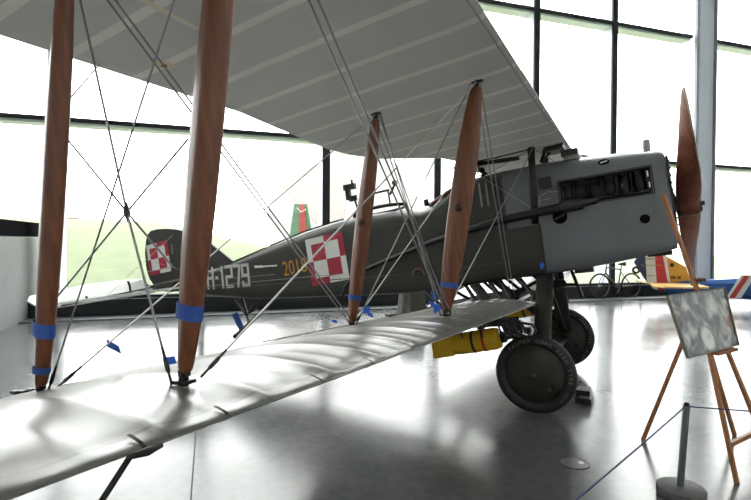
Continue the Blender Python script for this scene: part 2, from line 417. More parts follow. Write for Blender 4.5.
# radiator front and shutters
q = MB(); q.box((1.235, 0, .86), (.02, .70, .80))
for k in range(12): q.box((1.25, 0, .5+k*.065), (.014, .66, .012))
part(q, 'radiator', mat('radiator_dark', (.03, .03, .033), .4, .4))
q = MB().lathe([(0, .09), (.03, .09), (.035, .08), (.035, 0), (.028, -.05)], (1.10, 0, 1.40), (0, 0, 1), 16); part(q, 'radiator_cap', mat('cap_grey', (.3, .3, .3), .4, .5))
part(MB().lathe([(0, .05), (.05, .04), (.17, .01), (.17, -.015)], (1.24, 0, .86), (1, 0, 0), 24), 'nose_plate', darkmetal)
part(MB().box((1.08, 0, .385), (.20, .40, .04)), 'oil_sump', black)
part(MB().box((.40, -.1, .30), (.18, .12, .05)), 'air_intake', black)
# propeller
PX, PZ, PR, PH = 1.37, .805, 1.34, R(-50)
prop = part(MB().lathe([(0, .13), (.022, .13), (.022, .10), (.075, .098), (.075, .088), (.03, .085)], (PX, 0, PZ), (1, 0, 0), 28), 'propeller', darkmetal)
for k in range(8):
    a = 2*math.pi*k/8; part(MB().lathe([(0, .105), (.012, .105), (.014, .075), (0, .075)], (PX, .065*math.cos(a), PZ+.065*math.sin(a)), (1, 0, 0), 8), 'hub_bolt', darkmetal, prop)
for sgn in (1, -1):
    rad = Vector((0, math.sin(PH)*sgn, math.cos(PH)*sgn)); tan = Vector((1, 0, 0)).cross(rad)
    secs = []; NS = 26
    for i in range(NS+1):
        r_ = .0+PR*i/NS; u = r_/PR
        ch = interp([(0, .17), (.10, .205), (.25, .215), (.45, .21), (.65, .185), (.82, .14), (.94, .085), (1, .02)], u)
        th_ = interp([(0, .17), (.08, .15), (.2, .09), (.35, .05), (.6, .028), (1, .008)], u)
        bl = interp([(0, 1.5), (.12, 1.3), (.3, .95), (.5, .66), (.75, .46), (1, .34)], u)
        cd = (tan*math.cos(bl)+Vector((1, 0, 0))*math.sin(bl)*1.0); nd = cd.cross(rad).normalized()
        c0 = Vector((PX, 0, PZ))+rad*r_+cd*(.015*math.sin(u*3.1))
        sc_ = []
        for k in range(16):
            a = 2*math.pi*k/16; sc_.append(c0+cd*ch/2*math.cos(a)+nd*th_/2*math.sin(a)*(1 if math.sin(a) > 0 else .4))
        secs.append(sc_)
    vs = [p for s_ in secs for p in s_]; fs = []
    for i in range(NS):
        for k in range(16): fs.append((i*16+k, i*16+(k+1) % 16, (i+1)*16+(k+1) % 16, (i+1)*16+k))
    fs.append(tuple(range(NS*16, NS*16+16)))
    bl_ = part(MB().add(vs, fs, 0, True), 'blade', propwood, prop); fixnormals(bl_)
    # metal tipping along the leading edge
    pts = [secs[i][0] for i in range(9, NS+1)]
    part(MB().tube(pts, [.006]*len(pts), 6), 'edge_sheath', mat('brass_sheath', (.6, .5, .42), .3, .8), prop)

part(MB().lathe([(0, .085), (.10, .085), (.105, .07), (.105, -.07), (.09, -.085), (0, -.085)], (PX, 0, PZ), (1, 0, 0), 32), 'boss', propwood, prop)
part(MB().lathe([(0, -.088), (.085, -.088), (.085, -.10), (.04, -.10), (.04, -.14)], (PX, 0, PZ), (1, 0, 0), 28), 'hub_plate', darkmetal, prop)
# fuselage markings
def on_side(vs, fs, x0, z0, ang, off, mi, mb):
    ca_, sa = math.cos(ang), math.sin(ang)
    vv = []
    for v in vs:
        x = x0+v[0]*ca_-v[1]*sa; z = z0+v[0]*sa+v[1]*ca_; vv.append(side(x, z, off))
    mb.add(vv, fs, mi)
def checker(cx_, cz_, sz, ang, proj_=None):
    mb = MB(); b4 = sz*.14; hs = sz/2
    def quad(x0, z0, x1, z1, off, mi):
        P = [(x0, z0), (x1, z0), (x1, z1), (x0, z1)]
        vv = []
        for (x, z) in P:
            X = cx_+x*math.cos(ang)-z*math.sin(ang); Z = cz_+x*math.sin(ang)+z*math.cos(ang)
            vv.append(side(X, Z, off) if proj_ is None else proj_(X, Z, off))
        mb.add(vv, [(0, 1, 2, 3)], mi)
    # quarter borders: TL white, TR red, BL red, BR white ; inner squares opposite
    for (sx_, sz_, outer) in ((-1, 1, 0), (1, 1, 1), (-1, -1, 1), (1, -1, 0)):
        x0, x1 = sorted((0, sx_*hs)); z0, z1 = sorted((0, sz_*hs)); quad(x0, z0, x1, z1, .004, outer)
        x0, x1 = sorted((0, sx_*(hs-b4))); z0, z1 = sorted((0, sz_*(hs-b4))); quad(x0, z0, x1, z1, .006, 1-outer)
    return mb
part(checker(-2.52, .765, .595, R(3)), 'checkerboard_marking', [white, redp], fus)
# serial number in block strokes
GL = {'H': [(0, 0, 0, 1), (1, 0, 1, 1), (0, .5, 1, .5)], '1': [(.5, 0, .5, 1), (.2, .85, .5, .98)],
      '2': [(0, 1, 1, 1), (1, 1, 1, .5), (0, .5, 1, .5), (0, .5, 0, 0), (0, 0, 1, 0)], '7': [(0, 1, 1, 1), (1, 1, .55, 0)],
      '9': [(0, 1, 1, 1), (0, 1, 0, .5), (0, .5, 1, .5), (1, 1, 1, 0), (0, 0, 1, 0), (0, 0, 0, .15)], '.': [(.35, .5, .65, .5)],
      '0': [(0, 1, 1, 1), (0, 0, 1, 0), (0, 0, 0, 1), (1, 0, 1, 1)], '8': [(0, 1, 1, 1), (0, 0, 1, 0), (0, 0, 0, 1), (1, 0, 1, 1), (0, .5, 1, .5)]}
def strokes(txt, x0, z0, ww, hh, adv, th_, ang):
    mb = MB(); x = 0
    for ch in txt:
        wch = ww*(.6 if ch in '1.' else 1)
        for (a, b_, c, d) in GL[ch]:
            p, q_ = Vector((x+a*wch, b_*hh)), Vector((x+c*wch, d*hh)); t = (q_-p).normalized(); nn = Vector((-t.y, t.x))*th_/2; t = t*th_/2
            on_side([p-t-nn, q_+t-nn, q_+t+nn, p-t+nn], [(0, 1, 2, 3)], x0, z0, ang, .005, 0, mb)
        x += wch+adv
    return mb
part(strokes('H.1279', -4.79, .59, .118, .285, .050, .042, R(-2)), 'serial_number', mat('serial_white', (.62, .62, .60), .5), fus)
vs, fs = text_mesh('2018', .27)
mb = MB(); on_side([(v.x*.78, v.y) for v in vs], fs, -3.06, .715, R(3), .005, 0, mb); part(mb, 'year_number', orangep, fus)
part(MB().bar(side(-3.75, .80, .03), side(-3.62, .79, .03), .03, .03).bar(side(-3.62, .79, .03), side(-3.35, .775, .03), .022, .02).tube([side(-3.42, .775, .0), side(-3.42, .775, .03)], .01), 'lifting_handle', white, fus)
# lacing along upper edge, foot hole, stringers, cables
q = MB()
for k in range(60):
    x = -2.25-k*.035; z = interp(ZT, x)-.022
    q.box((x, -HW(x)*.80, z), (.014, .03, .02))
part(q, 'fabric_lacing', mat('lacing', (.03, .03, .026), .8), fus)
q = MB(); pts = [(-1.28+.07*math.cos(a), -.402, .44+.075*math.sin(a)) for a in [math.pi*k/12 for k in range(13)]]
q.tube(pts, .010, 6); st = part(q, 'step_hole', mat('step_wood', (.25, .12, .06), .5), fus)
part(MB().prism([(p[0], -.398, p[2]) for p in pts], (0, -.004, 0)), 'step_recess', black, st)
q = MB(); q.tube([side(-5.9, .66, .004), side(-4.8, .60, .004), side(-3.9, .55, .004), side(-1.55, .47, .003), (-.2, -.402, .47)], .006, 5); part(q, 'stringer', khaki, fus)
q = MB(); q.tube([(-5.84, -.55, .68), (-4.6, -.24, .62), (-2.3, -.37, .56)], .004, 5); part(q, 'control_cable', steel, fus)
q = MB(); q.tube([(-5.9, -.10, 1.1), (-4.6, -.17, .70), (-3.4, -.27, .66)], .003, 5); part(q, 'control_cable', steel, fus)
q = MB()
q.bar((-.24, -.403, .80), (-.24, -.403, 1.25), .015, .008, 0, (0, 1, 0)); q.bar((-.24, -.403, .80), (.08, -.403, .80), .012, .008, 0, (0, 1, 0)); q.bar((.08, -.403, .35), (.08, -.403, .80), .02, .01, 0, (0, 1, 0))
part(q, 'panel_seam', darkmetal, fus)
# exhaust pipe
pts = [(.62, -.41, .955), (.44, -.45, .95), (.19, -.47, .93), (-.29, -.47, .90), (-.7, -.465, .84), (-1.07, -.46, .78), (-1.44, -.45, .69), (-1.75, -.43, .62), (-1.98, -.41, .56), (-2.15, -.39, .49), (-2.26, -.37, .40), (-2.32, -.37, .29)]
ex = part(MB().tube(pts, [.035, .045, .045, .04, .03, .028, .026, .025, .024, .023, .022, .02], 12), 'exhaust_pipe', mat('exhaust_black', (.022, .022, .022), .3, .3))
part(MB().tube([(.5, -.45, .95), (.3, -.47, .94)], .062, 12), 'pipe_collar', darkmetal, ex)
# cockpit coaming, windscreen, gunner ring and gun
q = MB().tube([(-.70, -.30, 1.37), (-.76, -.32, 1.34), (-.9, -.345, 1.27), (-1.04, -.35, 1.20), (-1.10, -.2, 1.235), (-1.1, .2, 1.235), (-1.04, .35, 1.20), (-.9, .345, 1.27), (-.76, .32, 1.34), (-.70, .2, 1.42), (-.68, 0, 1.44), (-.70, -.2, 1.42)], .024, 8, closed=True)
part(q, 'cockpit_coaming', leather, fus)
q = MB().box((-.88, .0, .85), (.5, .5, .5)).box((-1.12, 0, 1.1), (.04, .36, .3)); part(q, 'pilot_seat', leather, fus)
q = MB()
for (ya, yb) in ((-.2, -.2), (.2, .2)): q.tube([(-.56, ya, 1.42), (-.64, yb*.85, 1.56)], .007, 6)
q.tube([(-.64, -.17, 1.56), (-.64, .17, 1.56)], .007, 6); ws = part(q, 'windscreen', black)
part(MB().prism([(-.56, -.19, 1.43), (-.56, .19, 1.43), (-.64, .165, 1.56), (-.64, -.165, 1.56)], (.004, 0, .002)), 'glass', G, ws)
part(MB().lathe([(0, .03), (.03, .02), (.035, -.02), (0, -.04)], (-.50, -.12, 1.50), (0, -1, 0), 14).tube([(-.5, -.12, 1.5), (-.44, -.12, 1.44)], .012), 'gun_sight', black)
part(MB().tube([(-.50, -.40, 1.530), (-.03, -.40, 1.497)], .022, 12).tube([(-.72, -.40, 1.540), (-.50, -.40, 1.530)], .016, 10).tube([(-.45, -.40, 1.53), (-.45, -.40, 1.44)], .010), 'sighting_tube', black)
part(MB().tube([(-.62, -.415, 1.555), (-.25, -.415, 1.548), (.12, -.415, 1.560)], .007, 6), 'rail', black)
q = MB(); q.tube([(-1.86+.34*math.cos(a), .30*math.sin(a), 1.285+.02*math.cos(a)) for a in [2*math.pi*k/28 for k in range(28)]], .022, 8, closed=True)
gr = part(q, 'gun_ring', darkmetal)
part(MB().tube([(-1.98, -.2, 1.47), (-1.60, -.2, 1.48)], .014, 8).tube([(-1.60, -.2, 1.42), (-1.50, -.2, 1.56)], .016, 8).box((-1.52, -.2, 1.55), (.06, .03, .04)).tube([(-1.62, -.2, 1.48), (-1.62, -.18, 1.29)], .012).tube([(-1.95, -.2, 1.48), (-2.0, -.15, 1.28)], .012), 'gun_arm', mat('gun_steel', (.05, .05, .055), .35, .7), gr)
part(MB().box((-2.19, -.1, 1.63), (.16, .06, .07)).box((-2.22, -.1, 1.55), (.06, .05, .16)).box((-2.16, -.1, 1.48), (.10, .04, .07)).box((-2.15, -.1, 1.69), (.02, .02, .05)).tube([(-2.15, -.1, 1.5), (-2.1, -.1, 1.28)], .014), 'gun_mount', black, gr)
part(MB().tube([(-1.2, -.1, 1.22), (-1.2, -.1, 1.30)], .03, 10), 'filler_cap', darkmetal, fus)

# ---- wings
TI, DH = math.tan(R(1.628)), math.tan(R(3.05))
UPP = [(0, 1.0), (.003, 1.35), (.006, 1.6), (.0125, 1.95), (.025, 2.5), (.05, 3.4), (.1, 4.7), (.2, 6.3), (.3, 6.95), (.4, 6.7), (.6, 5.6), (.8, 3.6), (.9, 2.2), (1, .7)]
LOW = [(0, 1.2), (.0125, .55), (.025, .3), (.05, .12), (.1, 0), (.2, .1), (.4, .35), (.6, .4), (.8, .3), (.9, .25), (1, .4)]
CH = 1.676
def wing_xz(u, surf, yy, upper, chord_scale=1, amp=1):
    z = interp(UPP if surf else LOW, u)/100*CH
    f = (yy-RIB0)/RSP; t = f-math.floor(f); full = 4*t*(1-t); t2 = (2*t) % 1; half = 4*t2*(1-t2)
    bl = max(0, min(1, (.24-u)/.12)); env = min(1, u/.035)*min(1, (1-u)/.10)
    if surf: z -= env*amp*(.0085*full+.005*half*bl)
    else: z += env*.003*full
    return z
def wing(name, y0, y1, upper, sg, te):
    # y measured outboard (positive), sg=-1 starboard, +1 port
    us = [0, .003, .006, .0125, .018, .025, .035, .05, .07, .09, .115, .145, .18, .22, .27, .33, .40, .48, .56, .64, .72, .80, .87, .92, .96, 1]
    ny = max(2, int((y1-y0)/RSP*20)); tb = MB(); ub = MB(); rows = []
    for i in range(ny+1):
        y = y0+(y1-y0)*i/ny
        le = 0; e = max(0, (y-5.35)/.63)
        le = -.55*e*e if e > 0 else 0
        if not upper and y < .62: le = -.05*(1-(y-.5)/.12)**2
        xt = te(y)+(.35*e*e*.6 if e > 0 else 0)
        row = []
        for u in us:
            x = le+(xt-le)*u; row.append((x, y, u))
        rows.append(row)
    for surf, mb in ((1, tb), (0, ub)):
        vs = []
        for row in rows:
            for (x, y, u) in row:
                tip = max(0, (y-5.6)/.38); z = wing_xz(u, surf, y, upper)*(1-.6*tip)
                X = x; Z = z+X*TI+y*DH
                if upper: X += .419; Z += 1.558
                vs.append((X, sg*y, Z))
        nu = len(us); fs = []
        for i in range(ny):
            for k in range(nu-1):
                f = (i*nu+k, i*nu+k+1, (i+1)*nu+k+1, (i+1)*nu+k)
                fs.append(f if (surf == 1) == (sg == 1) else f[::-1])
        o0 = len(mb.v); mb.add(vs, fs, 0, True)
        for i in range(len(rows)):
            for k, u in enumerate(us): mb.uv[o0+i*nu+k] = (u, i/ny)
    nu = len(us)
    # close the ends
    both = MB(); both.v = tb.v+ub.v; both.f = list(tb.f)+[[j+len(tb.v) for j in f] for f in ub.f]
    both.m = [0]*len(tb.f)+[1]*len(ub.f); both.sm = [True]*len(both.f); both.uv = dict(tb.uv)
    for k_, v_ in ub.uv.items(): both.uv[k_+len(tb.v)] = v_
    o1 = len(tb.v)
    for base in (0, ny*nu):
        for k in range(nu-1): both.f.append([base+k, base+k+1, o1+base+k+1, o1+base+k]); both.m.append(0); both.sm.append(False)
    for i in range(ny):
        both.f.append([i*nu+nu-1, (i+1)*nu+nu-1, o1+(i+1)*nu+nu-1, o1+i*nu+nu-1]); both.m.append(0); both.sm.append(False)
        both.f.append([i*nu, (i+1)*nu, o1+(i+1)*nu, o1+i*nu]); both.m.append(0); both.sm.append(True)
    return part(both, name, [wing_top, wing_under])
def te_up(y): return interp([(0, -1.10), (.6, -1.05), (.85, -1.12), (1.1, -1.33), (1.35, -1.53), (1.7, -1.655), (2.0, -1.69), (2.6, -1.66), (3.1, -1.63), (3.5, -1.66), (3.9, -1.69), (4.42, -1.725), (6, -1.74)], y)
def te_lo(y): return interp([(.5, -1.60), (.75, -1.66), (6, -1.676)], y)
WUS = wing('upper_wing', 0.0, 5.98, True, -1, te_up); WUP = wing('upper_wing', 0.0, 5.98, True, 1, te_up)
WLS = wing('lower_wing', .5, 5.98, False, -1, te_lo); WLP = wing('lower_wing', .5, 5.98, False, 1, te_lo)
WUS['label'] = 'starboard upper wing with pale linen underside'; WLS['label'] = 'starboard lower wing with scalloped ribs'
# leading edge strip and joints on lower wing
def zlow(x, y, surf=1): return interp(UPP if surf else LOW, -x/CH)/100*CH+x*TI+y*DH
for y in (4.89, 4.65, 4.24, 3.90, 3.52, 2.5):
    pts = []
    for u in (.030, .022, .015, .008, 0): pts.append((-u*CH, -y, interp(UPP, u)/100*CH-u*CH*TI+y*DH+.001))
    for u in (.004, .012, .03, .05): pts.append((-u*CH, -y, interp(LOW, u)/100*CH-u*CH*TI+y*DH-.001))
    q = MB(); vs = [(p[0], p[1]-.005, p[2]) for p in pts]+[(p[0], p[1]+.005, p[2]) for p in pts]; n_ = len(pts)
    q.add(vs, [(i, i+1, n_+i+1, n_+i) for i in range(n_-1)], 0, True)
    part(q, 'edge_clip', darkmetal, WLS)
part(MB().tube([(-.002, -4.93, .275), (.005, -4.89, .272), (-.002, -4.85, .27)], [.005, .009, .005], 12), 'skid_socket', black, WLS)
sk = part(MB().tube([(-.03, -4.90, .27), (-.10, -5.00, .12), (-.22, -5.12, -.03), (-.5, -5.16, -.10), (-.8, -5.1, .02), (-1.0, -5.0, .2)], .0065, 10), 'wing_skid', black)
for (x, y) in ((-1.50, 4.32), (-1.42, 4.42), (-1.0, 1.75), (-.75, 1.25)):
    z = zlow(x, y); part(MB().bar((x-.05, -y, z+.012), (x+.05, -y, z+.012), .022, .012).bar((x, -y-.02, z+.008), (x, -y+.02, z+.008), .012, .02), 'cable_guide', black, WLS)
pts = []
for k in range(40):
    t = k/39; y = 3.35-2.3*t; x = -1.02-.25*math.sin(t*2.3)+.012*math.sin(k*1.7); pts.append((x, -y, zlow(x, y)+.0045))
part(MB().tube(pts, .0035, 5), 'cable_shadow', black, WLS)  # thin black tube on the wing top stands in for a cable's shadow
# aileron gap and hatch under upper wing
def zup(x, y): return 1.558+(x-.419)*TI+y*DH+interp(LOW, (.419-x)/CH)/100*CH
q = MB()
for (x0, y0, x1, y1) in ((-.62, -4.15, -1.20, -4.15),): pass
q.add([(-.655, -4.25, zup(-.655, 4.25)-.003), (-.655, -3.93, zup(-.655, 3.93)-.003), (-.685, -3.93, zup(-.685, 3.93)-.003), (-.685, -4.25, zup(-.685, 4.25)-.003)], [(0, 1, 2, 3)])
part(q, 'hinge_strip', mat('ochre_patch', (.85, .80, .66), .6), WUS)
q = MB(); P = [(-1.0, 3.86), (-1.0, 3.77), (-1.07, 3.77), (-1.07, 3.86)]
q.add([(x, -y, zup(x, y)-.004) for x, y in P]+[(x, -y, zup(x, y)-.001) for x, y in P], [(0, 1, 2, 3), (0, 1, 5, 4), (1, 2, 6, 5), (2, 3, 7, 6), (3, 0, 4, 7)])
q.box((-1.035, -3.815, zup(-1.035, 3.815)-.007), (.02, .02, .008), 1)
part(q, 'inspection_plate', [mat('ochre_plate', (.85, .70, .48), .6), darkmetal], WUS)
# centre-section items: gravity tank, cut-out light, hooks
part(MB().prism([(.20, -.30, 1.525), (.33, -.30, 1.525), (.375, -.30, 1.545), (.39, -.30, 1.58), (.20, -.30, 1.60)], (0, .28, 0)), 'gravity_tank', black)
part(MB().tube([(.20, -.2, 1.62), (.18, -.2, 1.52), (.14, -.2, 1.44)], .016, 8).tube([(.25, -.22, 1.62), (.24, -.22, 1.52), (.18, -.22, 1.46)], .014, 8), 'fuel_feed', black)
part(MB().box((.42, -.05, 1.49), (.16, .3, .06)), 'filler_block', darkmetal)

# ---- interplane struts
FS, RS, STG, GAP, YO, YI = -.256, -.988, .419, 1.558, 4.564, 2.431
def nodeB(x, y): return Vector((x, -y, x*TI+y*DH+(.092 if x > -.6 else .075)))
def nodeT(x, y): return Vector((x+STG, -y, GAP+x*TI+y*DH-.006))
def strut(a, b_, ch, thk, lab=None, tapes=(), badge=None, mat_=None, name='interplane_strut'):
    ax = (b_-a); L_ = ax.length; z = ax.normalized(); x = Vector((1, 0, 0)); x = (x-z*x.dot(z)).normalized(); y = z.cross(x)
    secs = []; st_ = [(.0, .30), (.006, .42), (.02, .50), (.06, .62), (.12, .74), (.22, .88), (.35, .97), (.5, 1), (.65, .97), (.78, .88), (.88, .74), (.94, .62), (.98, .50), (.994, .42), (1, .3)]
    a2 = a+z*.035; L2 = L_-.07; q = MB(); n = 20
    vs = []
    for u, wv in st_:
        for k in range(n):
            t = 2*math.pi*k/n; cx_ = math.cos(t); sy = math.sin(t)
            vs.append(a2+z*L2*u+x*ch/2*wv*(cx_*abs(cx_)**.1)+y*thk/2*(.45+.55*wv)*(sy*(1 if cx_ > 0 else max(.25, 1+cx_*.5))))
    fs = []
    for i in range(len(st_)-1):
        for k in range(n): fs.append((i*n+k, i*n+(k+1) % n, (i+1)*n+(k+1) % n, (i+1)*n+k))
    fs.append(tuple(range(n))[::-1]); fs.append(tuple(range((len(st_)-1)*n, len(st_)*n)))
    # mesh local z along grain: keep aircraft coordinates
    o = part(q.add(vs, fs, 0, True), name, mat_ or spruce)
    for e, dsg in ((a, 1), (b_, -1)):
        part(MB().tube([e-z*dsg*.006, e+z*dsg*.03], [.016, .012], 8).box(e+z*dsg*.004, (.07, .03, .010)).box(e+z*dsg*.03, (.03, .02, .02)), 'strut_fitting', black, o)
    for (u, hh, tilt) in tapes:
        wv = interp(st_, u); c = a2+z*L2*u; vs = []
        for dz in (-hh/2, hh/2):
            for k in range(n):
                t = 2*math.pi*k/n; cx_ = math.cos(t); sy = math.sin(t)
                vs.append(c+z*(dz+tilt*cx_)+x*(ch/2*wv+.0025)*cx_+y*(thk/2*(.45+.55*wv)+.0025)*sy)
        part(MB().add(vs, [(k, (k+1) % n, n+(k+1) % n, n+k) for k in range(n)], 0, True), 'blue_tape', tape, o)
    if badge:
        c = a2+z*L2*badge; wv = interp(st_, badge)
        part(MB().lathe([(0, .004), (.026, .003), (.026, -.01), (.020, -.01)], c-y*0+Vector((0, -1, 0))*(thk/2*wv+.002)+x*.0, (0, -1, 0), 20), 'maker_disc', mat('disc_dark', (.06, .03, .02), .5), o)
    return o
fiB, fiT, riB, riT = nodeB(FS, YI), nodeT(FS, YI), nodeB(RS, YI), nodeT(RS, YI)
foB, foT, roB, roT = nodeB(FS, YO), nodeT(FS, YO), nodeB(RS, YO), nodeT(RS, YO)
strut(foB, foT, .118, .058, tapes=((.122, .045, .0),))
strut(roB, roT, .125, .060, tapes=((.138, .05, .0), (.038, .022, .004)))
strut(fiB, fiT, .155, .060, tapes=((.12, .035, .004),), badge=.47)
strut(riB, riT, .130, .060, tapes=((.13, .035, .003),), badge=.50)
mir = lambda v: Vector((v.x, -v.y, v.z))
for a, b_ in ((fiB, fiT), (riB, riT), (foB, foT), (roB, roT)): strut(mir(a), mir(b_), .14, .06)
# cabane struts
def flat_strut(a, b_, ch, thk, m_, name, parent=None):
    a, b_ = Vector(a), Vector(b_); z = (b_-a).normalized(); x = Vector((1, 0, 0)); x = (x-z*x.dot(z)).normalized(); y = z.cross(x); n = 14; vs = []
    for e in (a, b_):
        for k in range(n): t = 2*math.pi*k/n; vs.append(e+x*ch/2*math.cos(t)+y*thk/2*math.sin(t))
    return part(MB().add(vs, [(k, (k+1) % n, n+(k+1) % n, n+k) for k in range(n)]+[tuple(range(n))[::-1], tuple(range(n, 2*n))], 0, True), name, m_, parent)
for s in (-1, 1):
    flat_strut((.04, s*.415, .82), (.10, s*.42, 1.585), .07, .035, black, 'cabane_strut')
    flat_strut((-.72, s*.40, 1.2), (-.62, s*.42, 1.56), .06, .03, black, 'cabane_strut')

# ---- bracing wires
def wire(a, b_, r_=.0028, double=0, buckle=True, m_=None, mid=None):
    a, b_ = Vector(a), Vector(b_); d = (b_-a).normalized()
    r_ *= 1.45
    sd = Vector((1, 0, 0)).cross(d).normalized() if abs(d.x) < .95 else Vector((0, 0, 1))
    sd = (Vector((1, 0, 0))-d*d.x).normalized()
    for s in ((-1, 1) if double else (0,)):
        o_ = sd*s*double/2
        pts = [a+o_, b_+o_] if mid is None else [a+o_, Vector(mid), b_+o_]
        q = MB().tube(pts, r_, 6); wo = part(q, 'bracing_wire', m_ or steel)
        if buckle:
            q = MB()
            for e, dd in ((a, (Vector(pts[1])-a).normalized()),):
                q.tube([e+dd*.0, e+dd*.03+o_, e+dd*.04+o_, e+dd*.07+o_, e+dd*.08+o_, e+dd*.11+o_], [.004, .004, .007, .007, .0045, .004], 8)
            part(q, 'turnbuckle', darkmetal, wo)
    return wo
LF, LR = Vector((-.25, -.52, .09)), Vector((-.98, -.52, .06)); UF, UR = Vector((.13, -.42, 1.58)), Vector((-.58, -.42, 1.56))
wire(fiB+Vector((.03, 0, 0)), foT, .0032, .032); wire(riB+Vector((.03, 0, 0)), roT, .0032, .032)
wire(LF, fiT, .0032, .032); wire(LR, riT, .0032, .032)
light = mat('lit_wire', (.55, .55, .53), .35, .7)  # paler metal paints in the window light caught by these wires
wire(foB+Vector((.04, .03, .01)), fiT, .0023, m_=light); wire(roB+Vector((.04, .03, .01)), riT, .0023, m_=light)
wire(fiB+Vector((.0, .02, .01)), UF, .003); wire(riB+Vector((0, .02, .01)), UR, .003)
wire(fiB+Vector((-.03, 0, .01)), riT+Vector((.03, 0, 0)), .0028); wire(riB+Vector((.04, 0, .01)), fiT+Vector((-.04, 0, 0)), .0028)
# outer bay cross wires with the acorn joint
def inplane(px, py, y):      # aircraft point on the strut plane seen at a photo position (used once, for layout of the acorn)
    d = Vector(f2)+Vector(r3)*(px-375.5)/503.4+Vector(u3)*(250-py)/503.4
    d = Mrot.inverted() @ d; c = Mrot.inverted() @ (Vector((.82, -5.593, 1.502))) - OFF
    return c+d*((y-c.y)/d.y)
AC = Vector((-.664, -4.564, 1.104)); AC = inplane(127, 212, -4.564)
AC = Vector((round(AC.x, 3), -4.564, round(AC.z, 3)))
wire(foB+Vector((-.05, 0, 0)), roT, .0027, mid=AC); wire(roB+Vector((.05, 0, .01)), foT, .0022)
part(MB().tube([AC+Vector((0, 0, -.03)), AC+Vector((0, 0, -.012)), AC, AC+Vector((0, 0, .012)), AC+Vector((0, 0, .03))], [.003, .008, .010, .008, .003], 10), 'acorn_joint', black)
for px, py in ((188, 139), (64, 135), (58, 296), (172, 266)):
    wire(AC, inplane(px, py, -4.55), .0022, buckle=False)
wire(inplane(100, 64, -4.0), inplane(66, 103, -4.5), .0022, buckle=False)
q = MB()
wire((.10, -.41, 1.56), (-.66, -.41, 1.30), .003, buckle=False); wire((.06, -.41, .95), (-.62, -.41, 1.55), .003, buckle=False)
wire((.12, -.42, 1.56), (.30, .40, 1.42), .003, buckle=False)
# blue tape flags on the wires
def flag(p, dx, dz, w_=.03):
    p = Vector(p); part(MB().prism([p, p+Vector((dx, 0, dz)), p+Vector((dx+w_*.3, 0, dz-w_)), p+Vector((0, 0, -w_))], (0, .003, 0)), 'tape_flag', tapeflag)
L1 = (riT-roB); q0 = roB+L1*.11; flag(q0, .07, -.03)
flag(foB+Vector((-.062, 0, .075)), .034, .003, .022)
flag(fiB+Vector((-.04, -.03, .14)), -.03, .03, .04); flag(fiB+Vector((-.04, -.03, .09)), -.05, .02, .04); flag(fiB+Vector((-.06, -.03, .06)), .04, .03, .04)
flag(riB+Vector((.13, -.02, .13)), .05, .02, .04); flag(riB+Vector((.16, -.02, .11)), .04, -.02, .03); flag(riB+Vector((-.10, -.02, .06)), -.05, .01, .02)
flag((.03, -.41, .41), .03, .03, .05)

# ---- tail
fin = [(-4.30, .90), (-4.40, .97), (-4.60, 1.13), (-4.785, 1.27), (-5.0, 1.41), (-5.287, 1.52), (-5.45, 1.565), (-5.45, .80)]
rud = [(-5.46, .70), (-5.46, 1.57), (-5.6, 1.60), (-5.731, 1.62), (-5.9, 1.635), (-6.05, 1.63), (-6.14, 1.57), (-6.19, 1.48), (-6.24, 1.30), (-6.25, 1.1), (-6.24, .98), (-6.20, .86), (-6.11, .745), (-5.95, .64), (-5.75, .60), (-5.55, .60)]
part(MB().prism([(x, -.018, z) for x, z in fin], (0, .036, 0)), 'fin', khaki)
ru = part(MB().prism([(x, -.018, z) for x, z in rud], (0, .036, 0)), 'rudder', khaki)
# rudder marking
part(checker(-5.93, 1.17, .50, R(3), lambda X, Z, off: Vector((X, -.018-off, Z))), 'checkerboard_marking', [white, redp], ru)
part(MB().tube([(-5.56, -.05, 1.35), (-5.56, -.05, 1.20)], .008, 6).tube([(-5.5, -.07, .98), (-6.2, -.05, .98)], .005), 'rudder_cable', steel, ru)
pale = mat('tailplane_linen_gloss', (.82, .83, .82), .28, spec=.8)  # linen below; on top the pale colour stands in for gloss on khaki
tp = [(-4.9, -.1, .64), (-5.0, -.9, .63), (-5.25, -1.6, .62), (-5.5, -1.86, .61), (-5.75, -1.9, .605), (-5.75, -.08, .64)]
for s in (-1, 1):
    pts = [(x, -s*y if s == 1 else y, z) for x, y, z in tp]
    part(MB().prism([(x, s*abs(y), z) for x, y, z in tp], (0, 0, .03)), 'tailplane', pale)
    el = [(-5.76, .30, .62), (-5.76, 1.25, .59), (-5.76, 1.86, .57), (-5.80, 2.0, .62), (-5.90, 2.05, .70), (-5.98, 1.98, .76), (-6.02, 1.7, .81), (-6.08, 1.2, .845), (-6.08, .5, .86), (-5.98, .30, .84)]
    e_ = part(MB().prism([(x, s*y, z) for x, y, z in el], (.02, 0, .012)), 'elevator', pale)
    part(MB().tube([(-5.80, s*.70, .84), (-5.77, s*.70, .76), (-5.77, s*.70, .66), (-5.80, s*.70, .58)], .016, 8), 'control_horn', black, e_)
    part(MB().box((-5.80, s*1.35, .66), (.03, .02, .05)).box((-5.85, s*.35, .74), (.03, .02, .05)), 'hinge', darkmetal, e_)
    part(MB().tube([(-5.5, s*.05, .74), (-5.7, s*1.75, .60)], .012, 8), 'tail_strut', black)
part(MB().tube([(-5.55, 0, 1.5), (-5.72, -1.1, .66)], .003, 5), 'bracing_wire', light)
